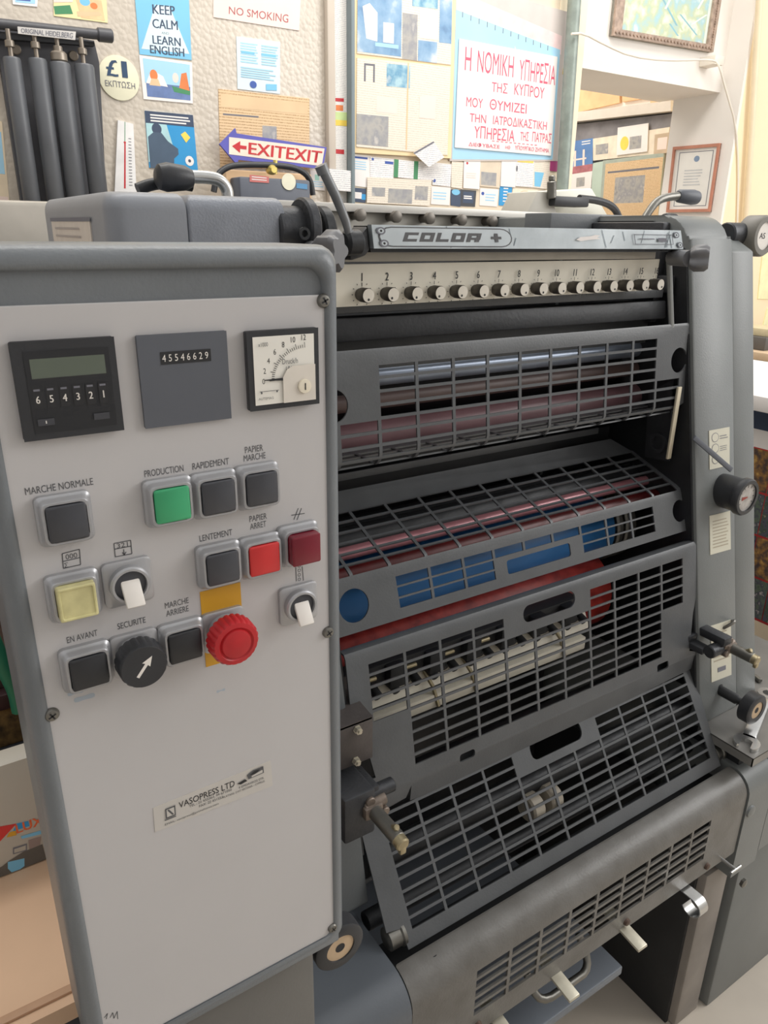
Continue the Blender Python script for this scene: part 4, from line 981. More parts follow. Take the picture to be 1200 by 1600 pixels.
# beige bar above the scale and the lettered aluminium bar
bm = nb(); xprism(bm, [(.722, -.018), (.735, -.014), (.76, -.014), (.76, -.030), (.722, -.030)], .418, .928, 0, .001); obj('fountain_rail', bm, mat('beige_rail', (176, 170, 158), .45, .1, .06, 30), P)
yB = .70
q = pxY([(574, 351), (1056, 360), (1060, 389), (578, 388)], yB)
s = Sheet(q, NY, M_alu, .008)
for k in range(16):
    u = .06+.9*random.random(); dv = random.uniform(.25, .9); v = random.uniform(0, 1-dv); du = random.uniform(-.03, .01)
    s.poly([(u, v), (u+.0022, v), (u+.0022+du, v+dv), (u+du, v+dv)], mat('bar_streak', (128, 138, 144), .4, .4))
s.poly([(.047+.0335*math.cos(a), .50+.43*math.sin(a)) for a in [PI*.5+PI*k/8 for k in range(9)]]+[(.345+.0335*math.cos(a), .50+.43*math.sin(a)) for a in [-PI*.5+PI*k/8 for k in range(9)]], M_greyink)
s.poly([(.047+.030*math.cos(a), .50+.38*math.sin(a)) for a in [PI*.5+PI*k/8 for k in range(9)]]+[(.345+.03*math.cos(a), .50+.38*math.sin(a)) for a in [-PI*.5+PI*k/8 for k in range(9)]], mat('pale_alu_badge', (190, 198, 202), .35, .5))
def glyph(u0, u1, bars):
    for (a, b, c, d) in bars:
        k = .010
        def sl(x, y): return (u0+(u1-u0)*x+k*(.5-y), .30+.40*y)
        s.poly([sl(a, b), sl(c, b), sl(c, d), sl(a, d)], M_greyink)
TB = [(0, 0, 1, .30), (0, .70, 1, 1)]
glyph(.076, .112, TB+[(0, 0, .30, 1)]); glyph(.119, .155, TB+[(0, 0, .30, 1), (.70, 0, 1, 1)]); glyph(.162, .196, [(0, .70, 1, 1), (0, 0, .30, 1)])
glyph(.203, .239, TB+[(0, 0, .30, 1), (.70, 0, 1, 1)]); glyph(.246, .284, [(0, 0, 1, .30), (0, .50, 1, .75), (0, 0, .30, 1), (.70, 0, 1, .6), (.62, .7, .95, 1)]); s.rect(.315, .44, .345, .56, M_greyink); s.rect(.325, .30, .335, .70, M_greyink)
for (u, v) in ((.02, .25), (.025, .78), (.975, .25), (.985, .78)): s.oval(u, v, .011, .16, M_txt); s.oval(u, v, .007, .10, M_alu); s.oval(u, v, .003, .05, M_ink)
for a0_, a1_ in (((.80, .25), (.955, .25)), ((.80, .75), (.955, .75))): s.rect(a0_[0], a0_[1]-.015, a1_[0], a0_[1]+.015, M_txt)
s.rect(.80, .25, .803, .75, M_txt).rect(.953, .25, .956, .75, M_txt).rect(.82, .45, .88, .5, M_txt).rect(.895, .42, .93, .62, M_txt)
s.poly([(.585, .55), (.60, .42), (.64, .36), (.655, .30), (.672, .33), (.66, .42), (.672, .5), (.63, .55), (.60, .62)], M_paper)
bar = s.done('lettered_bar', 'aluminium bar lettered COLOR +', parent=P)
bm = nb(); a, b, c, d = q; prism(bm, [a+Vector((.001, 0, -.001)), b+Vector((-.001, 0, -.001)), c+Vector((-.001, 0, -.004)), d+Vector((.001, 0, -.004))], (0, .03, 0)); obj('bar_body', bm, M_dark, bar)
bm = nb(); e = pxY([(545, 392), (575, 352), (579, 390), (572, 400), (548, 408)], yB-.004); prism(bm, e, (0, .03, 0), 0, .003); obj('bar_end', bm, M_dark, bar)
# ductor lever at left
bm = nb(); p = [atY(x, y, .69) for x, y in ((547, 372), (540, 345), (524, 305), (503, 262))]
tube(bm, p, [.0036, .0044, .0050, .0050], 14); tube(bm, [atY(506, 271, .69), atY(501, 258, .69)], .0062, 16)
tube(bm, [p[0]+Vector((0, 0, .008)), p[0]], .0036, 10)
obj('ductor_lever', bm, mat('lever_grey', (124, 126, 128), .4, .3, .1, 40), P)
bm = nb(); c = atY(551, 380, .69); cyl(bm, c+Vector((-.008, .004, 0)), c+Vector((.012, .004, .001)), .0125, 24, 0, .003); cyl(bm, c+Vector((-.016, .03, -.008)), c+Vector((.004, .03, -.008)), .015, 20, 0, .003); obj('lever_hub', bm, M_dark, P)
# star knobs either end
def star_knob(c, d, r, L):
    bm = nb(); x, y, z = frame_of(d); c = Vector(c); n = 40; R = []
    for t, k in ((0, .75), (.25, 1), (.8, 1), (1, .8)):
        R.append([bm.verts.new(c+z*L*t+(x*math.cos(2*PI*i/n)+y*math.sin(2*PI*i/n))*r*k*(.84+.16*math.cos(5*2*PI*i/n))) for i in range(n)])
    for a, b in zip(R, R[1:]):
        for i in range(n): bm.faces.new((a[i], a[(i+1) % n], b[(i+1) % n], b[i]))
    bm.faces.new(R[0]); bm.faces.new(R[-1]); return bm
c = atY(500, 392, .60); bm = star_knob(c, (.5, -.8, 0), .0185, .020); cyl(bm, c+Vector((0, .004, 0)), c+Vector((.03, .10, 0)), .008, 14); obj('star_knob', bm, mat('grey_bakelite', (112, 112, 114), .4, 0, .08, 40), P)
c = atY(1078, 404, .665); bm = star_knob(c, (.55, -.8, .05), .0185, .024); cyl(bm, c, c+Vector((.016, .040, 0)), .011, 14); obj('star_knob', bm, mat('grey_bakelite', (98, 99, 103)), P)
# pale strip and plate inside the right frame
bm = nb(); a, b = atY(1045, 398, .715), atY(1049, 512, .705); tube(bm, [a, b], .004, 8); obj('guard_rod', bm, mat('pale_rod', (150, 152, 150), .4, .3), P)
bm = nb(); box(bm, (.985, .76, -.125), (1.0025, .90, .02), .003); box(bm, (.9885, .735, -.08), (.9985, .765, -.055), .002); obj('fountain_bracket', bm, M_castn, P)
# dark fittings left of the bar
yf = .655
def xc(bm, x0, x1, px, py, r, y=yf, bev=.002):
    c = atY(px, py, y); cyl(bm, (x0, y, c.z), (x1, y, c.z), r, 28, 0, bev)
bm = nb(); x0 = atY(440, 360, yf).x; x1 = atY(478, 360, yf).x
xc(bm, x0-.01, x1, 460, 361, .0215); obj('dampener_shaft', bm, M_castn, P)
bm = nb(); xc(bm, atY(467, 360, yf-.005).x, atY(484, 360, yf-.005).x, 476, 357, .0265, yf-.005); obj('clamp_collar', bm, M_castn, P)
bm = nb(); xc(bm, atY(492, 360, yf).x, atY(510, 360, yf).x, 500, 364, .0235); obj('clamp_collar', bm, M_dark, P)
bm = nb(); c = atY(474, 365, yf-.030); lathe(bm, c, NY, [(0, .0055), (.003, .0055), (.003, .003), (.001, .003)], 14, cap=False); disc(bm, c+Vector((0, .001, 0)), NY, .004, 0, 14); obj('clamp_screw', bm, M_dark, P)
# cross bars and top between the frames
bm = nb(); q = [atY(x, y, .90) for x, y in ((862, 330), (1052, 339), (1052, 362), (862, 362))]; box(bm, (q[0].x, .90, q[2].z-.02), (1.06, .96, q[1].z), .002); obj('cross_bar', bm, M_hammer, P)
bm = nb(); box(bm, (XL, 1.0, -.05), (1.003, 1.25, -.005), .003); obj('feeder_deck', bm, M_dark, P)
bm = nb(); c0 = atY(1018, 352, .80); cyl(bm, (c0.x-.01, .80, c0.z-.006), (1.0, .80, c0.z-.004), .014, 20, 0, .002); cyl(bm, (c0.x+.03, .80, c0.z), (c0.x+.05, .80, c0.z), .018, 20, 0, .002); obj('shaft_end', bm, M_castn, P)
# wash lever at the right with a grey grip
bm = nb(); pts = [atY(x, y, .82) for x, y in ((996, 360), (1006, 343), (1022, 318), (1036, 309), (1062, 306))]; tube(bm, pts, .0062, 12, 0, 2); lv = obj('wash_lever', bm, M_steel2, P)
a, b = atY(1059, 306, .82), atY(1089, 309, .82); bm = nb(); lathe(bm, a, b-a, [(0, .007), (.004, .0098), ((b-a).length*.75, .0118), ((b-a).length*.95, .0105), ((b-a).length, .006)], 22); obj('lever_grip', bm, M_slate, lv)
# register wheel at the top right edge
c = atY(1196, 369, .735); bm = nb(); lathe(bm, c+Vector((0, .034, 0)), NY, [(0, .029), (.003, .0318), (.030, .0318), (.034, .029), (.034, .0212), (.031, .0212)], 40, cap=True)
wl = obj('register_wheel', bm, mat('wheel_grey', (120, 116, 108), .45, 0, .06, 20), P)
bm = nb(); disc(bm, c+Vector((0, .0026, 0)), NY, .0212, 0, 32)
textO(bm, 'AS', c+Vector((-.012, .0022, -.004)), (.015, 0, 0), (0, 0, .009), 1); obj('wheel_face', bm, [M_white, M_ink], wl)
bm = nb(); cyl(bm, (1.148, .765, c.z+.002), (c.x, .765, c.z+.002), .018, 22, 0, .002); obj('wheel_shaft', bm, M_castn, P)
# feeder rail and its bolts behind
yR = 1.15
q = pxY([(405, 311), (870, 333), (870, 358), (405, 336)], yR); fd = None
bm = nb(); prism(bm, [q[0], q[1], q[1]-Vector((0, 0, .011)), q[0]-Vector((0, 0, .0135))], (0, .05, 0), 0, .001); rail = obj('feeder_rail', bm, mat('pale_rail', (226, 222, 214), .4, .1, .04, 14), P)
bm = nb(); prism(bm, [q[0]-Vector((0, -.014, .012)), q[1]-Vector((0, -.014, .010)), q[1]-Vector((0, -.014, .06)), q[0]-Vector((0, -.014, .06))], (0, .02, 0)); obj('feeder_plate', bm, mat('grey_beige_plate', (190, 186, 176), .45, .2, .08, 10), P)
for px in (500, 558, 614, 666, 716, 764, 810, 862):
    c = atY(px, 321+(px-430)*.0477+9, yR); bm = nb(); lathe(bm, c+Vector((0, .016, 0)), NY, [(0, .0075), (.022, .0075), (.022, .010), (.030, .010), (.031, .008)], 14); obj('rail_bolt', bm, mat('bolt_grey', (120, 114, 106), .4, .4), rail)
# motor housing on the left frame
yh = .64
x0, x1 = atY(164, 302, yh).x, atY(443, 318, yh).x; xm = atY(290, 300, yh).x; yb = .90; zt = .026
def housing(xa, xb, rl, y0, z1, mt):
    bm = nb(); R = []
    def ring(i, z):
        pts = [(xb-i*.3, yb), (xa+i*.6, yb)]
        r = max(.002, rl)
        pts += [(xa+i*.6+r-r*math.cos(PI*.5*k/6), y0+i+r-r*math.sin(PI*.5*k/6)) for k in range(7)]
        pts += [(xb-i*.3, y0+i)]
        return [bm.verts.new((x, y, z)) for x, y in pts]
    for i, z in [(0, -.10)]+[(.014*(1-math.cos(PI*.5*k/6)), z1-.014+.014*math.sin(PI*.5*k/6)) for k in range(7)]: R.append(ring(i, z))
    n = len(R[0])
    for a, b in zip(R, R[1:]):
        for k in range(n): bm.faces.new((a[k], a[(k+1) % n], b[(k+1) % n], b[k]))
    bm.faces.new(R[0]); bm.faces.new(R[-1]); return obj('motor_housing', bm, mt, P, ang=50)
M_hous = mat('pale_slate_housing', (138, 141, 147), .40, 0, .06, 14, .06, 400)
hs = housing(x0, xm-.0006, .016, yh, zt+.002, M_hous)
housing(xm, x1, .003, yh-.001, zt+.0015, mat('worn_slate_housing', (134, 138, 146), .36, 0, .10, 30, .25, 500))
q = [(x0-.0005, atX(142, 346, x0).y, .003), (x0-.0005, atX(86, 346, x0).y, .003)]
ya, yb2 = atX(142, 346, x0), atX(82, 346, x0)
s = Sheet([(x0, yb2.y, yb2.z), (x0, ya.y, ya.z+.0), (x0, ya.y, -.06), (x0, yb2.y, -.06)], NX, mat('worn_label', (214, 204, 192), .6, 0, .05, 60), .0012)
s.rect(-.02, -.05, 1.02, 0, M_txt); s.lines(.1, .08, .9, .5, 4, mat('faint_pencil', (176, 166, 160), .7), .25); s.done('note_label', 'worn handwritten label', parent=hs)
# steel lever with black grip lying over the housing
bm = nb(); pts = [atY(x, y, .78) for x, y in ((295, 276), (330, 277), (346, 283), (355, 296), (356, 310))]; tube(bm, pts, .0062, 12, 0, 2); lv = obj('throw_lever', bm, M_steel, P)
a, b = atY(243, 276, .78), atY(300, 279, .78); bm = nb(); L = (b-a).length; lathe(bm, a, b-a, [(0, .007), (.003, .0115), (L*.3, .0135), (L*.8, .0115), (L, .008)], 22); obj('lever_grip', bm, M_blackp, lv)
bm = nb(); tube(bm, [atY(x, y, .80) for x, y in ((215, 296), (235, 288), (268, 284), (300, 290))], .006, 10, 0, 2); obj('cable', bm, M_blackp, P)

# ---- fittings on the right frame
def colpt(px, py): return atP(px, py)
def col_label(name, pts, lab, draw):
    q = [colpt(x, y) for x, y in pts]; n = Vector((0, -(COLA[1]-COLB[1]), (COLA[0]-COLB[0]))).normalized()
    s = Sheet(q, n, mat('cream_label', (206, 202, 184), .5, 0, .03), .0012); draw(s); return s.done(name, lab, parent=P)
col_label('diagram_label', [(1107, 673), (1139, 667), (1139, 727), (1108, 734)], 'cream label with circle diagrams', lambda s: ([s.oval(.28, .2+.28*i, .17, .12, M_txt).oval(.28, .2+.28*i, .15, .105, mat('cream_label', (222, 218, 200))) for i in range(3)], s.lines(.5, .18, .9, .3, 2, M_txt, .3), s.lines(.5, .45, .9, .6, 3, M_txt, .25)))
col_label('instruction_label', [(1108, 806), (1140, 798), (1141, 858), (1109, 867)], 'cream label with lines of small print', lambda s: s.lines(.12, .15, .92, .9, 9, mat('print_tan', (170, 160, 140), .6), .35))
col_label('instruction_label', [(1110, 978), (1141, 968), (1142, 1054), (1111, 1066)], 'stained cream label behind the clamp', lambda s: (s.lines(.12, .15, .92, .7, 8, mat('print_tan', (170, 160, 140)), .35), s.rect(.3, .78, .7, .86, M_txt)))
# gauge
c = colpt(1130, 766); bm = nb(); lathe(bm, c+Vector((0, .01, 0)), NY, [(0, .026), (.010, .027), (.040, .027), (.042, .030), (.050, .030), (.053, .028), (.053, .0225), (.050, .0225)], 40)
gg = obj('pressure_gauge', bm, M_blackp, P)
f = c+Vector((0, -.0402, 0)); bm = nb(); disc(bm, f, NY, .0225, 0, 32)
for k in range(9):
    an = math.radians(-120+30*k); x, z = math.sin(an), math.cos(an)
    quad(bm, f+Vector((x*.016-z*.0006, -.0003, z*.016+x*.0006)), f+Vector((x*.016+z*.0006, -.0003, z*.016-x*.0006)), f+Vector((x*.020+z*.0006, -.0003, z*.020-x*.0006)), f+Vector((x*.020-z*.0006, -.0003, z*.020+x*.0006)), 1)
quad(bm, f+Vector((-.012, -.0005, -.004)), f+Vector((.003, -.0005, -.001)), f+Vector((.003, -.0005, .001)), f+Vector((-.012, -.0005, .002)), 2)
obj('gauge_face', bm, [M_glass, M_ink, mat('needle_red', (150, 60, 50), .5)], gg)
# lever blade across the diagram label
a, b = colpt(1082, 683), colpt(1117, 727); a.y -= .004; b.y -= .030; bm = nb(); d = (b-a).normalized(); sd = d.cross(Vector(NY)).normalized()*.0042
prism(bm, [a+sd, b+sd, b-sd, a-sd], (0, .003, 0), 0, .0008); obj('trip_lever', bm, M_slate, P)
# roller knob on a stalk, right and left
def stalk_knob(base, L, r):
    bm = nb(); lathe(bm, base+Vector((0, .02, 0)), NY, [(0, .011), (.018, .011), (.019, .0085), (L*.75, .0085), (L*.8, .006), (L, .006)], 20); st = obj('knob_stalk', bm, M_dark, P)
    bm = nb(); e = base+Vector((0, .02-L, 0)); lathe(bm, e, NY, [(0, .010), (.001, r), (.018, r), (.020, r*.9), (.020, r*.58), (.018, r*.56)], 32); obj('knob_wheel', bm, M_blackp, st)
    bm = nb(); lathe(bm, e+Vector((0, -.0181, 0)), NY, [(0, r*.57), (.0005, r*.57)], 28); disc(bm, e+Vector((0, -.0188, 0)), NY, r*.2, 1, 16); obj('knob_hub', bm, [M_beige, M_ink], st)
stalk_knob(colpt(1126, 1079), .066, .0262)
c = atZ(533, 1480, -.70); c = atY(531, 1480, .46); stalk_knob(Vector((c.x, .53, c.z)), .072, .0265)
# clamps: cast bracket, fork, rod and catch
M_rust = mat('rusty_casting', (124, 112, 102), .45, .5, .2, 60, .2)
def rod_set(br, x, y0, z, L, sx):
    bm = nb(); cyl(bm, (x-sx*.018, y0+.010, z+.006), (x+sx*.010, y0+.010, z+.004), .0075, 16, 0, .001); cyl(bm, (x-.003, y0+.004, z+.012), (x-.003, y0+.018, z+.012), .006, 14, 0, .001)
    cyl(bm, (x-sx*.014, y0, z-.006), (x-sx*.014, y0+.02, z-.006), .0055, 14, 0, .001); box(bm, (x-.013, y0+.0, z-.008), (x+.011, y0+.016, z+.008), .003); obj('clamp_fork', bm, M_rust, br)
    bm = nb(); cyl(bm, (x, y0+.002, z), (x, y0-L, z), .0086, 20, 0, .0012); obj('clamp_rod', bm, M_steel2, br)
    bm = nb(); cyl(bm, (x, y0-L+.004, z), (x, y0-L-.008, z-.001), .0082, 16, 0, .0015); cyl(bm, (x+.001, y0-L+.016, z+.004), (x+.001, y0-L+.006, z+.0115), .0036, 12, 0, .001); box(bm, (x-.004, y0-L-.0085, z-.013), (x+.004, y0-L-.002, z-.004), .0018); obj('rod_catch', bm, M_brass, br)
# right clamp: arms along the frame towards the viewer
bm = nb(); box(bm, (1.006, .555, -.604), (1.026, .632, -.590), .002); box(bm, (.984, .575, -.622), (1.004, .636, -.611), .002); cyl(bm, (.986, .566, -.612), (1.018, .566, -.612), .0105, 18, 0, .0015); box(bm, (.982, .60, -.613), (1.012, .640, -.600), .003)
br = obj('clamp_bracket', bm, M_castn, P); rod_set(br, 1.030, .552, -.6125, .034, 1)
c = colpt(1074, 966); bm = nb(); lathe(bm, Vector((1.001, .622, -.575)), NX, [(0, .010), (.012, .010), (.014, .007)], 18); cyl(bm, (.992, .616, -.571), (.984, .616, -.571), .005, 12); obj('clamp_pivot', bm, M_castn, P)
# left clamp: block on the frame, boss, fork and rod
bm = nb(); box(bm, (.318, .5555, -.640), (.358, .625, -.579), .003); cyl(bm, (.345, .566, -.5935), (.388, .566, -.5935), .0085, 20, 0, .0012); box(bm, (.340, .560, -.600), (.366, .60, -.581), .002)
br = obj('clamp_bracket', bm, M_castn, P); rod_set(br, .3535, .548, -.6050, .047, -1)
c = colpt(1136, 973); bm = nb(); tube(bm, [c+Vector((-.012, -.002, -.006)), c+Vector((-.004, -.012, .006)), c+Vector((.004, -.010, .008)), c+Vector((.012, -.002, 0))], .0028, 8, 0, 2); obj('catch_ring', bm, M_steel2, P)
# left side bracket plate with two nuts
yb = .588; M_nut = mat('pale_nut', (190, 184, 168), .32, .6, .1, 60)
bm = nb(); box(bm, (.330, yb, -.566), (.3735, yb+.003, -.509), .0008); prism(bm, [(.330, yb, -.509), (.3735, yb, -.509), (.3785, .650, -.5085), (.330, .650, -.5085)], (0, 0, -.003)); box(bm, (.372, yb+.0005, -.566), (.3745, yb+.02, -.509), .0005)
box(bm, (.350, .647, -.53), (.380, .650, -.490), .0008)
bk = obj('guard_bracket', bm, mat('rusty_dark_plate', (84, 78, 76), .5, .3, .15, 30, .15), P)
for (px, py, yy, mt_) in ((557.7, 1139, yb, M_nut), (555.5, 1188, yb, M_nut), (555.5, 1078, .647, M_steel2)):
    c = atY(px, py, yy); bm = nb(); lathe(bm, c, NY, [(0, .0052), (.001, .0052), (.001, .0044), (.0055, .0044), (.0055, .0024), (.008, .0024)], 6); obj('hex_nut', bm, mt_, bk)
# tray on the right base
zT = -.757
bm = nb(); prism(bm, [(1.000, .470, zT), (1.36, .470, zT), (1.36, .95, zT), (1.169, .95, zT), (1.169, .5675, zT), (1.000, .5675, zT)], (0, 0, -.002), 0, 0)
box(bm, (1.000, .470, zT-.016), (1.0015, .5675, zT-.0005)); box(bm, (1.000, .470, zT-.016), (1.36, .4715, zT-.0005)); obj('side_tray', bm, M_foot, P)
bm = nb(); box(bm, (1.02, .50, -.802), (1.33, .60, zT-.0025), .002); obj('tray_support', bm, M_dark, P)

# spanner lying on the tray
t0 = atZ(1166, 1160, zT+.007); t1 = atZ(1200, 1084, zT+.007); d = (t1-t0); d.z = 0; d.normalize(); sd = Vector((-d.y, d.x, 0))
bm = nb(); r = .0200
jaw = [(-r*math.cos(a), r*math.sin(a)) for a in [math.radians(34+292*k/24) for k in range(25)]] + [(-.0155, -.0082), (.003, -.0082), (.0065, -.004), (.0065, .004), (.003, .0082), (-.0155, .0082)]
cj = t0+d*.004
prism(bm, [cj+d*x+sd*y for x, y in jaw], (0, 0, -.0068))
prism(bm, [cj+d*.013+sd*.011, cj+d*.032+sd*.0098, cj+d*.15+sd*.0085, cj+d*.15-sd*.0085, cj+d*.032-sd*.0098, cj+d*.013-sd*.011], (0, 0, -.0064), 0, .0018)
lathe(bm, cj+d*.166+Vector((0, 0, -.0068)), (0, 0, 1), [(0, .009), (0, .017), (.007, .017), (.007, .009), (0, .009)], 24, cap=False)
tag(obj('spanner', bm, M_steel), 'bright steel open ended spanner lying on the grey tray by the right frame', 'spanner')
bm = nb(); a, b = Vector((1.245, .70, zT+.0048)), Vector((1.205, .585, zT+.0048)); cyl(bm, a, b, .0046, 12, 0, .001)
tag(obj('steel_rod', bm, M_steel2), 'dull steel rod lying behind the spanner on the tray', 'rod')

# device with white casing standing behind the press at the right
yD = 1.40
t = thing('punching_machine', atY(890, 345, yD), 'pale casing machine with black lever arm behind the press top', 'machine')
bm = nb(); q = [atY(x, y, yD) for x, y in ((812, 356), (840, 299), (858, 300), (880, 356))]; prism(bm, [q[0], q[1], q[2], q[3]], (0, .1, 0), 0, .003); obj('side_wedge', bm, mat('wedge_grey', (176, 172, 162), .5, 0, .05), t)
bm = nb(); q = [atY(x, y, yD+.05) for x, y in ((858, 298), (925, 294), (945, 330), (958, 346), (868, 350))]; prism(bm, q, (0, .16, 0), 0, .004); obj('casing', bm, mat('casing_white', (228, 226, 212), .5, 0, .03), t)
bm = nb(); a, b = atY(858, 312, yD), atY(912, 311, yD); box(bm, (a.x, yD-.02, a.z-.014), (b.x, yD+.03, a.z+.008), .004); obj('black_arm', bm, M_blackp, t)
bm = nb(); a, b = atY(862, 310, yD-.01), atY(862, 283, yD-.01); cyl(bm, a, b, .011, 16, 0, .002); cyl(bm, b, b+Vector((0, 0, .012)), .008, 12, 0, .002); obj('plunger', bm, M_steel2, t)
bm = nb(); tube(bm, [atY(x, y, yD) for x, y in ((905, 310), (935, 313), (958, 322), (968, 340), (970, 360))], .009, 10, 0, 2); obj('hose', bm, M_blackp, t)
bm = nb(); box(bm, (atY(835, 340, yD).x, yD-.05, -1.38), (atY(960, 340, yD).x, yD+.3, atY(880, 358, yD).z-.012), .005); tag(obj('machine_stand', bm, mat('stand_grey', (150, 146, 138), .5)), 'grey stand under the pale casing machine behind the press', 'stand')

# ------------------------------------------------------------------ control cabinet
K = thing('control_cabinet', (.134, .52, -1.38), 'tall grey control cabinet with light panel of buttons and counters beside the press', 'control cabinet')
YP = .430                                  # face of the light panel
bm = nb()
zt, zb = -.0075, -.602
pr = rrect(.0245, zb, .2465, zt, .012, 5)
def outline(i, y): return [(x+(.1335-x)*0 - (i if x > .1335 else -i)*1.0, y, z-(i if z > -.3 else -i)) for x, z in pr]
R = [[bm.verts.new(p) for p in outline(i, y)] for i, y in ((0, .500), (0, .440), (.0008, .4355), (.003, .4315), (.006, .4288), (.0095, .428), (.0125, .4290), (.0135, .4325))]
for a, b in zip(R, R[1:]):
    n = len(a)
    for k in range(n): bm.faces.new((a[k], a[(k+1) % n], b[(k+1) % n], b[k]))
bm.faces.new(R[0]); bm.faces.new(R[-1])
obj('cabinet_body', bm, M_hammer, K, ang=60)
bm = nb(); box(bm, (.030, .448, -1.38), (.2225, .545, -.600), .003); obj('pedestal', bm, mat('pedestal_grey', (106, 104, 100), .45, 0, .05, 8, .08, 300), K)
bm = nb(); xprism(bm, [(.4285, -.588), (.4285, -.600), (.4455, -.606), (.4455, -.598)], .032, .2385, 0, .001); obj('panel_sill', bm, M_hammer, K)
# light panel plate with its printed lettering
px0, px1, pz0, pz1 = .0345, .2385, -.5885, -.0375
bm = nb(); box(bm, (px0, YP, pz0), (px1, YP+.004, pz1), .0006)
PM = [M_panel, M_greyink, mat('faint_blue_stain', (172, 182, 192), .5), mat('faint_scribble', (150, 146, 142), .6)]
def ptext(st, a, b, h=.0042, mi=1, l=.0002):
    A, B = atY(*a, YP), atY(*b, YP); zz = (A.z+B.z)/2; textO(bm, st, (A.x, YP-l, zz), (B.x-A.x, 0, 0), (0, 0, h), mi)
ptext('MARCHE NORMALE', (40, 774), (146, 757)); ptext('PRODUCTION', (226, 745), (287, 737)); ptext('RAPIDEMENT', (301, 733), (358, 726))
ptext('PAPIER', (383, 708), (411, 704)); ptext('MARCHE', (381, 721), (415, 716)); ptext('LENTEMENT', (312, 845), (363, 837))
ptext('PAPIER', (390, 815), (417, 811)); ptext('ARRET', (391, 827), (416, 823)); ptext('EN AVANT', (105, 1004), (153, 994))
ptext('SECURITE', (184, 983), (228, 973)); ptext('MARCHE', (258, 951), (295, 942)); ptext('ARRIERE', (260, 963), (295, 955))
def pseg(a, b, wd=.00028, mi=1):
    A, B = atY(*a, YP), atY(*b, YP); A.y = B.y = YP-.0002; d = (B-A).normalized(); s_ = d.cross(Vector(NY))*wd; quad(bm, A+s_, B+s_, B-s_, A-s_, mi)
def psym(c):
    for a, b in zip(c, c[1:]): pseg(a, b)
psym([(97, 865), (124, 858), (126, 882), (99, 888), (97, 865)]); psym([(99, 877), (125, 871)]); ptext('000', (103, 875), (121, 870), .0032); ptext('Σ', (101, 887), (107, 886), .0030)
psym([(178, 849), (204, 844), (206, 865), (180, 870), (178, 849)]); psym([(179, 858), (205, 853)]); ptext('321', (183, 857), (200, 853), .0030); psym([(193, 858), (194, 867)]); psym([(191, 863), (194, 867), (197, 862)])
psym([(455, 805), (476, 802)]); psym([(459, 812), (466, 794)]); psym([(464, 812), (471, 794)])
for k in range(4):
    c = atY(467.5, 884+7*k, YP); 
    pp = [(c.x+.0012*math.cos(2*PI*i/10), c.z+.0013*math.sin(2*PI*i/10)) for i in range(11)]
    for (x0, z0), (x1, z1) in zip(pp, pp[1:]): quad(bm, (x0, YP-.0002, z0), (x1, YP-.0002, z1), (c.x+(x1-c.x)*.7, YP-.0002, c.z+(z1-c.z)*.7), (c.x+(x0-c.x)*.7, YP-.0002, c.z+(z0-c.z)*.7), 1)
psym([(462, 886), (463, 908)]); psym([(472, 885), (474, 907)])
psym([(163, 1590), (168, 1583), (166, 1592)]); psym([(172, 1590), (176, 1582), (178, 1591), (183, 1580), (184, 1592)])
# blue smudges
for (x, y, r) in ((132, 1090, .004), (345, 1079, .002), (118, 1082, .003)):
    c = atY(x, y, YP); bm.faces.new([bm.verts.new((c.x+r*1.6*math.cos(a), YP-.0001, c.z+r*.5*math.sin(a*1.0)+.0006*math.sin(3*a))) for a in [2*PI*k/14 for k in range(14)]]).material_index = 2
pl = obj('control_panel', bm, PM, K, fin=False)
bm = nb(); box(bm, (.0322, .4286, pz0), (.0347, .4345, pz1), .0003); obj('panel_gasket', bm, mat('dark_brown_gasket', (62, 52, 50), .6), K)
# yellow label under the emergency button
q = pxY([(312, 925), (375, 910), (378, 1030), (319, 1043)], YP); x0, x1 = q[0].x, q[1].x; z0, z1 = q[0].z, q[3].z
s = Sheet([(x0, YP, z0), (x1, YP, z0), (x1, YP, z1), (x0, YP, z1)], NY, M_yellow, .0004); s.done('yellow_label', 'yellow label', parent=K)
# company sticker
s = Sheet(pxY([(239, 1262), (422, 1188), (426, 1227), (242, 1300)], YP), NY, mat('sticker_pale', (202, 197, 190), .45, 0, .02), .0004)
s.text('VASOPRESS LTD', .20, .18, .67, .42, M_ink); s.text('TEL.: 22 432263, 99 671050', .28, .45, .64, .56, M_greyink); s.text('FAX: 22 431553', .36, .60, .56, .70, M_greyink)
s.text('EMAIL: vasopress@primehome.com', .08, .80, .52, .90, M_greyink); s.text('4 EPIDAVROS STR.', .70, .50, .93, .59, M_greyink); s.text('PLATANI, 2107 NICOSIA - CYPRUS', .56, .64, .93, .73, M_greyink)
s.poly([(.09, .22), (.17, .22), (.17, .62), (.09, .62)], M_greyink).poly([(.10, .27), (.16, .27), (.16, .57), (.10, .57)], mat('sticker_pale', (212, 206, 198))).poly([(.105, .30), (.118, .28), (.155, .54), (.142, .56)], M_greyink).rect(.08, .64, .17, .68, M_greyink)
s.poly([(.69, .36), (.76, .30), (.78, .40), (.72, .44)], M_ink).poly([(.78, .18), (.84, .08), (.93, .08), (.93, .34), (.79, .36)], M_greyink).poly([(.80, .22), (.85, .12), (.90, .14), (.86, .26)], M_ink).poly([(.82, .27), (.92, .20), (.92, .31), (.82, .33)], mat('sticker_pale', (212, 206, 198)))
s.done('company_sticker', 'pale company sticker', parent=K)
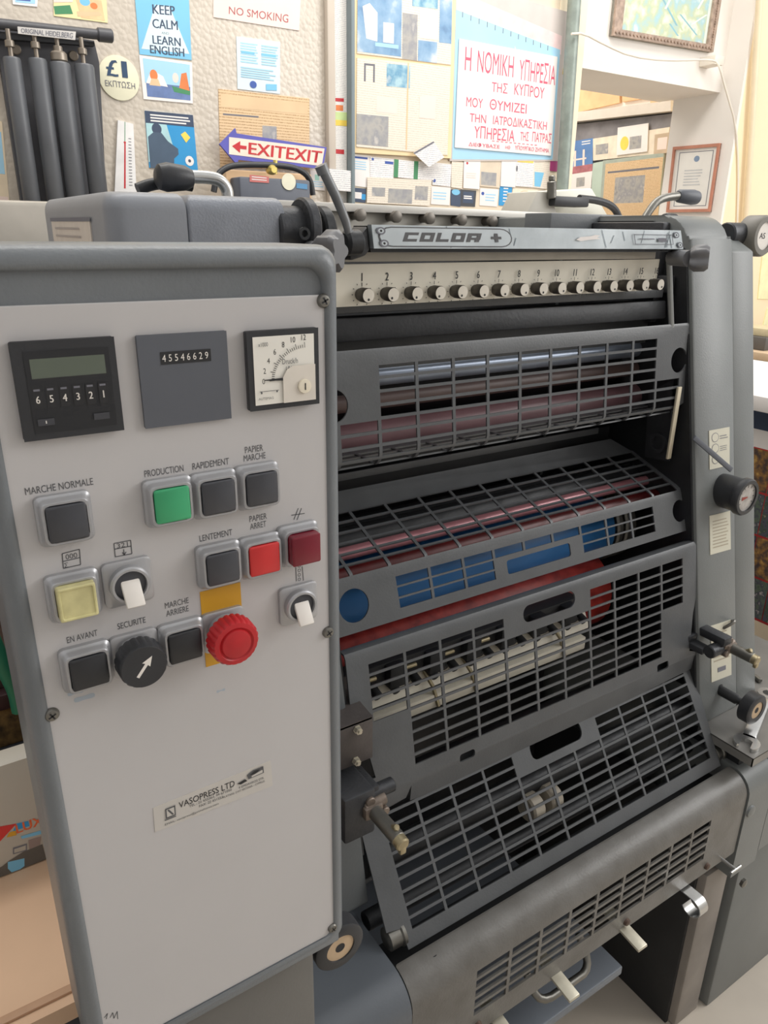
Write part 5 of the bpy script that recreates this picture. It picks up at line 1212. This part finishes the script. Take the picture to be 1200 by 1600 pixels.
# screws
def screw(px, py, r=.0046):
    c = atY(px, py, YP-.001); bm = nb(); lathe(bm, (c.x, YP, c.z), NY, [(0, r), (.0010, r), (.0024, r*.78), (.0030, r*.3), (.0030, 0)], 20)
    for a in (.5, .5+PI/2):
        d = Vector((math.cos(a), 0, math.sin(a))); e = Vector((-d.z, 0, d.x)); o = Vector((c.x, YP-.0031, c.z))
        quad(bm, o+d*r*.55+e*r*.12, o-d*r*.55+e*r*.12, o-d*r*.55-e*r*.12, o+d*r*.55-e*r*.12, 1)
    return obj('panel_screw', bm, [M_steel2, M_ink], K, org=(c.x, YP, c.z))
for p in ((506, 470), (81, 1117), (513, 988), (520, 1450)): screw(*p)
# instruments
def inst_rect(a, b):
    A, B = atY(*a, YP), atY(*b, YP); w_ = B.x-A.x; cz = (A.z+B.z)/2; return A.x, B.x, cz+w_/2, cz-w_/2
xa, xb, za, zb_ = inst_rect((11, 535), (191, 668))
bm = nb(); box(bm, (xa, YP-.0045, zb_), (xb, YP, za), .0012); ct = obj('preset_counter', bm, M_blackp, K)
s = Sheet([(xa, YP-.0045, za), (xb, YP-.0045, za), (xb, YP-.0045, zb_), (xa, YP-.0045, zb_)], NY, M_blackp, .0001)
s.rect(.11, .10, .93, .93, mat('counter_black', (36, 37, 40), .35)); s.rect(.15, .165, .89, .39, M_ink)
s.rect(.16, .175, .88, .37, M_lcd)
for i, ch in enumerate('654321'):
    u = .185+.128*i; s.rect(u-.045, .46, u+.045, .68, M_ink); s.rect(u-.03, .475, u+.03, .495, M_txt); s.textc('*'+ch, u, .545, .62, M_white)
s.rect(.15, .78, .31, .85, M_charc).rect(.225, .80, .235, .83, M_white).rect(.70, .78, .86, .85, M_charc)
s.done('counter_face', 'black face with display and six thumbwheels', parent=ct)
xa, xb, za, zb_ = inst_rect((210, 525), (359, 651))
bm = nb(); box(bm, (xa, YP-.003, zb_), (xb, YP, za), .0008); ct = obj('totalizer', bm, M_slate, K)
s = Sheet([(xa, YP-.003, za), (xb, YP-.003, za), (xb, YP-.003, zb_), (xa, YP-.003, zb_)], NY, M_slate, .0001)
s.rect(.235, .185, .80, .32, M_ink)
for i, ch in enumerate('45546629'): s.textc(ch, .272+.068*i, .215, .29, M_white)
s.done('digit_window', 'window showing 45546629', parent=ct)
xa, xb, za, zb_ = inst_rect((379, 518), (493, 627))
bm = nb(); box(bm, (xa, YP-.0055, zb_), (xb, YP, za), .0010); ct = obj('speed_meter', bm, M_blackp, K)
s = Sheet([(xa, YP-.0055, za), (xb, YP-.0055, za), (xb, YP-.0055, zb_), (xa, YP-.0055, zb_)], NY, M_blackp, .0001)
M_mface = mat('meter_face', (240, 236, 226), .4, 0, .02)
s.rect(.075, .07, .93, .93, M_mface)
cx, cy = .80, .63
for i, ch in enumerate(('0', '2', '4', '6', '8', '10', '12')):
    a = PI+(-.03+PI*.5*i/6*1.0); a = PI - (PI*.5)*0 + PI*.49*i/6
    x, y = cx+.60*math.cos(a), cy+.52*math.sin(a); x2, y2 = cx+.50*math.cos(a), cy+.43*math.sin(a); x3, y3 = cx+.56*math.cos(a), cy+.48*math.sin(a)
    s.textc(ch, x, y-.035, y+.035, M_ink)
for k in range(25):
    a = PI+PI*.49*k/24; L = .07 if k % 4 == 0 else .04
    x2, y2 = cx+.45*math.cos(a), cy+.39*math.sin(a); x3, y3 = cx+(.45+L)*math.cos(a), cy+(.39+L)*math.sin(a); nx, ny = -math.sin(a)*.004, math.cos(a)*.004
    s.poly([(x2-nx, y2-ny), (x3-nx, y3-ny), (x3+nx, y3+ny), (x2+nx, y2+ny)], M_ink)
s.text('x1000', .14, .14, .27, .19, M_greyink).text('Druck/h', .46, .36, .68, .43, M_greyink).text('I.P.H', .51, .46, .62, .51, M_greyink)
s.rect(.13, .75, .40, .757, M_greyink).text('AUTEMAG', .11, .83, .32, .86, M_greyink).oval(.155, .77, .012, .015, M_greyink).oval(.37, .765, .012, .015, M_greyink)
s.poly([(.20, .605), (.50, .60), (.50, .64), (.20, .617)], M_ink)
s.poly([(.46, .60), (.52, .50), (.60, .46), (.93, .46), (.93, .93), (.46, .93)], mat('meter_cover', (228, 220, 208), .4))
s.done('meter_face', 'white meter face marked 0 to 12', parent=ct)
c = Vector((xa+(xb-xa)*.76, YP-.0074, za-(za-zb_)*.735)); bm = nb(); lathe(bm, c, NY, [(0, .0046), (.0012, .0044), (.0014, .003)], 22); quad(bm, c+Vector((-.0004, -.0016, .0022)), c+Vector((.0004, -.0016, .0022)), c+Vector((.0004, -.0016, -.0022)), c+Vector((-.0004, -.0016, -.0022)), 1)
obj('zero_screw', bm, [mat('cream_knob', (240, 230, 208), .4), M_ink], ct)
# push buttons: silver bezel in steps, then the cap
def sq_loft(bm, c, prof, mi=0, r=.0035):
    rings = []
    for (h, s_) in prof:
        rings.append([bm.verts.new((c.x+x, YP-h, c.z+z)) for x, z in rrect(-s_, -s_, s_, s_, min(r, s_*.4), 3)])
    for a, b in zip(rings, rings[1:]):
        n = len(a)
        for k in range(n): bm.faces.new((a[k], a[(k+1) % n], b[(k+1) % n], b[k])).material_index = mi
    bm.faces.new(rings[0]).material_index = mi; bm.faces.new(rings[-1]).material_index = mi
def base_plate(c, parent=K): pass
def pcen(px, py, h): p = atY(px, py, YP-h); return Vector((p.x, YP, p.z))
def push_button(name, px, py, mt, lab, tall=0, lens=0):
    c = pcen(px, py, .0105+tall)
    bm = nb(); sq_loft(bm, c, [(0, .0150), (.0035, .0150), (.0045, .0142), (.0055, .0134), (.0090, .0130), (.0098, .0124), (.0098, .0112), (.0075, .0110)])
    b = obj(name, bm, M_bezel, K, org=c); b['label'] = lab
    bm = nb(); sq_loft(bm, c, [(.007, .0106), (.0108+tall, .0106), (.0114+tall, .0099)] if not lens else [(.007, .0108), (.0120+tall, .0106), (.0126+tall, .0100), (.0126+tall, .0092), (.0118+tall, .0088)], 0, .0012)
    obj('button_cap', bm, mt, b, org=c)
    return b
push_button('push_button', 106, 817, M_charc, 'charcoal button under MARCHE NORMALE')
push_button('push_button', 270, 789, M_green, 'green button under PRODUCTION')
push_button('push_button', 342, 777, M_charc, 'charcoal button under RAPIDEMENT')
push_button('push_button', 410, 764, M_charc, 'charcoal button under PAPIER MARCHE')
push_button('push_button', 349, 888, M_charc, 'charcoal button under LENTEMENT')
push_button('push_button', 414, 874, M_red, 'red button under PAPIER ARRET')
push_button('indicator_lamp', 479, 859, M_dkred, 'dark red raised indicator', .005)
push_button('indicator_lamp', 121, 940, M_yelcap, 'yellowed clear indicator', .002, 1)
push_button('push_button', 140, 1050, mat('black_cap', (46, 47, 50), .42, 0, .06, 50), 'black button under EN AVANT')
push_button('push_button', 290, 1010, mat('black_cap', (46, 47, 50)), 'black button under MARCHE ARRIERE')
def toggle(px, py, ang, lab):
    c = pcen(px, py, .006)
    bm = nb(); sq_loft(bm, c, [(0, .0148), (.003, .0148), (.0038, .0138)]); lathe(bm, c+Vector((0, -.003, 0)), NY, [(0, .0122), (.005, .0122), (.0062, .0112), (.0062, .0098), (.0035, .0095)], 32)
    b = obj('toggle_switch', bm, M_bezel, K, org=c); b['label'] = lab
    bm = nb(); lathe(bm, c+Vector((0, -.0064, 0)), NY, [(0, .0095), (.0008, .0095), (.0010, .009)], 28); obj('switch_disc', bm, M_charc, b, org=c)
    bm = nb(); o = c+Vector((.0, -.0068, .0045)); dn = Vector((.0006, -.0085, -.0160))
    xv = Vector((1, 0, 0)); pr = [o-xv*.0058, o+xv*.0058, o+dn+xv*.0056, o+dn-xv*.0056]
    prism(bm, pr, dn.cross(xv).normalized()*-.003, 0, .001); obj('switch_lever', bm, M_white, b, org=c)
toggle(203, 913, 0, 'switch with white lever under the 321 symbol'); toggle(470, 946, 0, 'switch with white lever under the dark red indicator')
# black selector knob
c = pcen(213, 1022, .004); bm = nb(); sq_loft(bm, c, [(0, .0148), (.003, .0148), (.0038, .0138)]); lathe(bm, c+Vector((0, -.003, 0)), NY, [(0, .0125), (.006, .0118), (.0075, .0100)], 30); kb = obj('selector_switch', bm, M_bezel, K, org=c); kb['label'] = 'black selector knob under SECURITE'
bm = nb(); n = 60; R = []
for h, r in ((.0085, .0148), (.0100, .0152), (.0205, .0148), (.0220, .0138)):
    R.append([bm.verts.new((c.x+r*(1-.035*(k % 3 == 0)*(r > .014))*math.cos(2*PI*k/n), YP-h, c.z+r*(1-.035*(k % 3 == 0)*(r > .014))*math.sin(2*PI*k/n))) for k in range(n)])
for a, b in zip(R, R[1:]):
    for k in range(n): bm.faces.new((a[k], a[(k+1) % n], b[(k+1) % n], b[k]))
bm.faces.new(R[0]); bm.faces.new(R[-1])
o = Vector((c.x, YP-.0222, c.z)); d = Vector((.62, 0, .78)).normalized(); e = Vector((-d.z, 0, d.x))
bm.faces.new([bm.verts.new(o+d*a+e*b) for a, b in ((-.0075, .0010), (.0022, .0010), (.0018, .0030), (.0085, 0), (.0018, -.0030), (.0022, -.0010), (-.0075, -.0010))]).material_index = 1
obj('selector_knob', bm, [M_blackp, M_white], kb, org=c, ang=30)
# red emergency stop
c = pcen(351, 985, .004); bm = nb(); sq_loft(bm, c, [(0, .0148), (.003, .0148), (.0038, .0138)]); lathe(bm, c+Vector((0, -.003, 0)), NY, [(0, .0122), (.010, .0115), (.011, .009)], 30); es = obj('emergency_stop', bm, M_bezel, K, org=c); es['label'] = 'red mushroom emergency stop on the yellow label'
bm = nb(); n = 72; R = []
for h, r, w_ in ((.012, .0150, 1), (.0135, .0168, 1), (.0225, .0165, 1), (.0250, .0150, .4), (.0255, .0120, 0), (.0246, .0112, 0), (.0244, .0105, 0), (.0258, .0098, 0), (.0268, .005, 0)):
    R.append([bm.verts.new((c.x+r*(1-.05*w_*(k % 3 == 0))*math.cos(2*PI*k/n), YP-h, c.z+r*(1-.05*w_*(k % 3 == 0))*math.sin(2*PI*k/n))) for k in range(n)])
for a, b in zip(R, R[1:]):
    for k in range(n): bm.faces.new((a[k], a[(k+1) % n], b[(k+1) % n], b[k]))
bm.faces.new(R[0]); bm.faces.new(R[-1]); obj('mushroom_cap', bm, M_estop, es, org=c, ang=35)
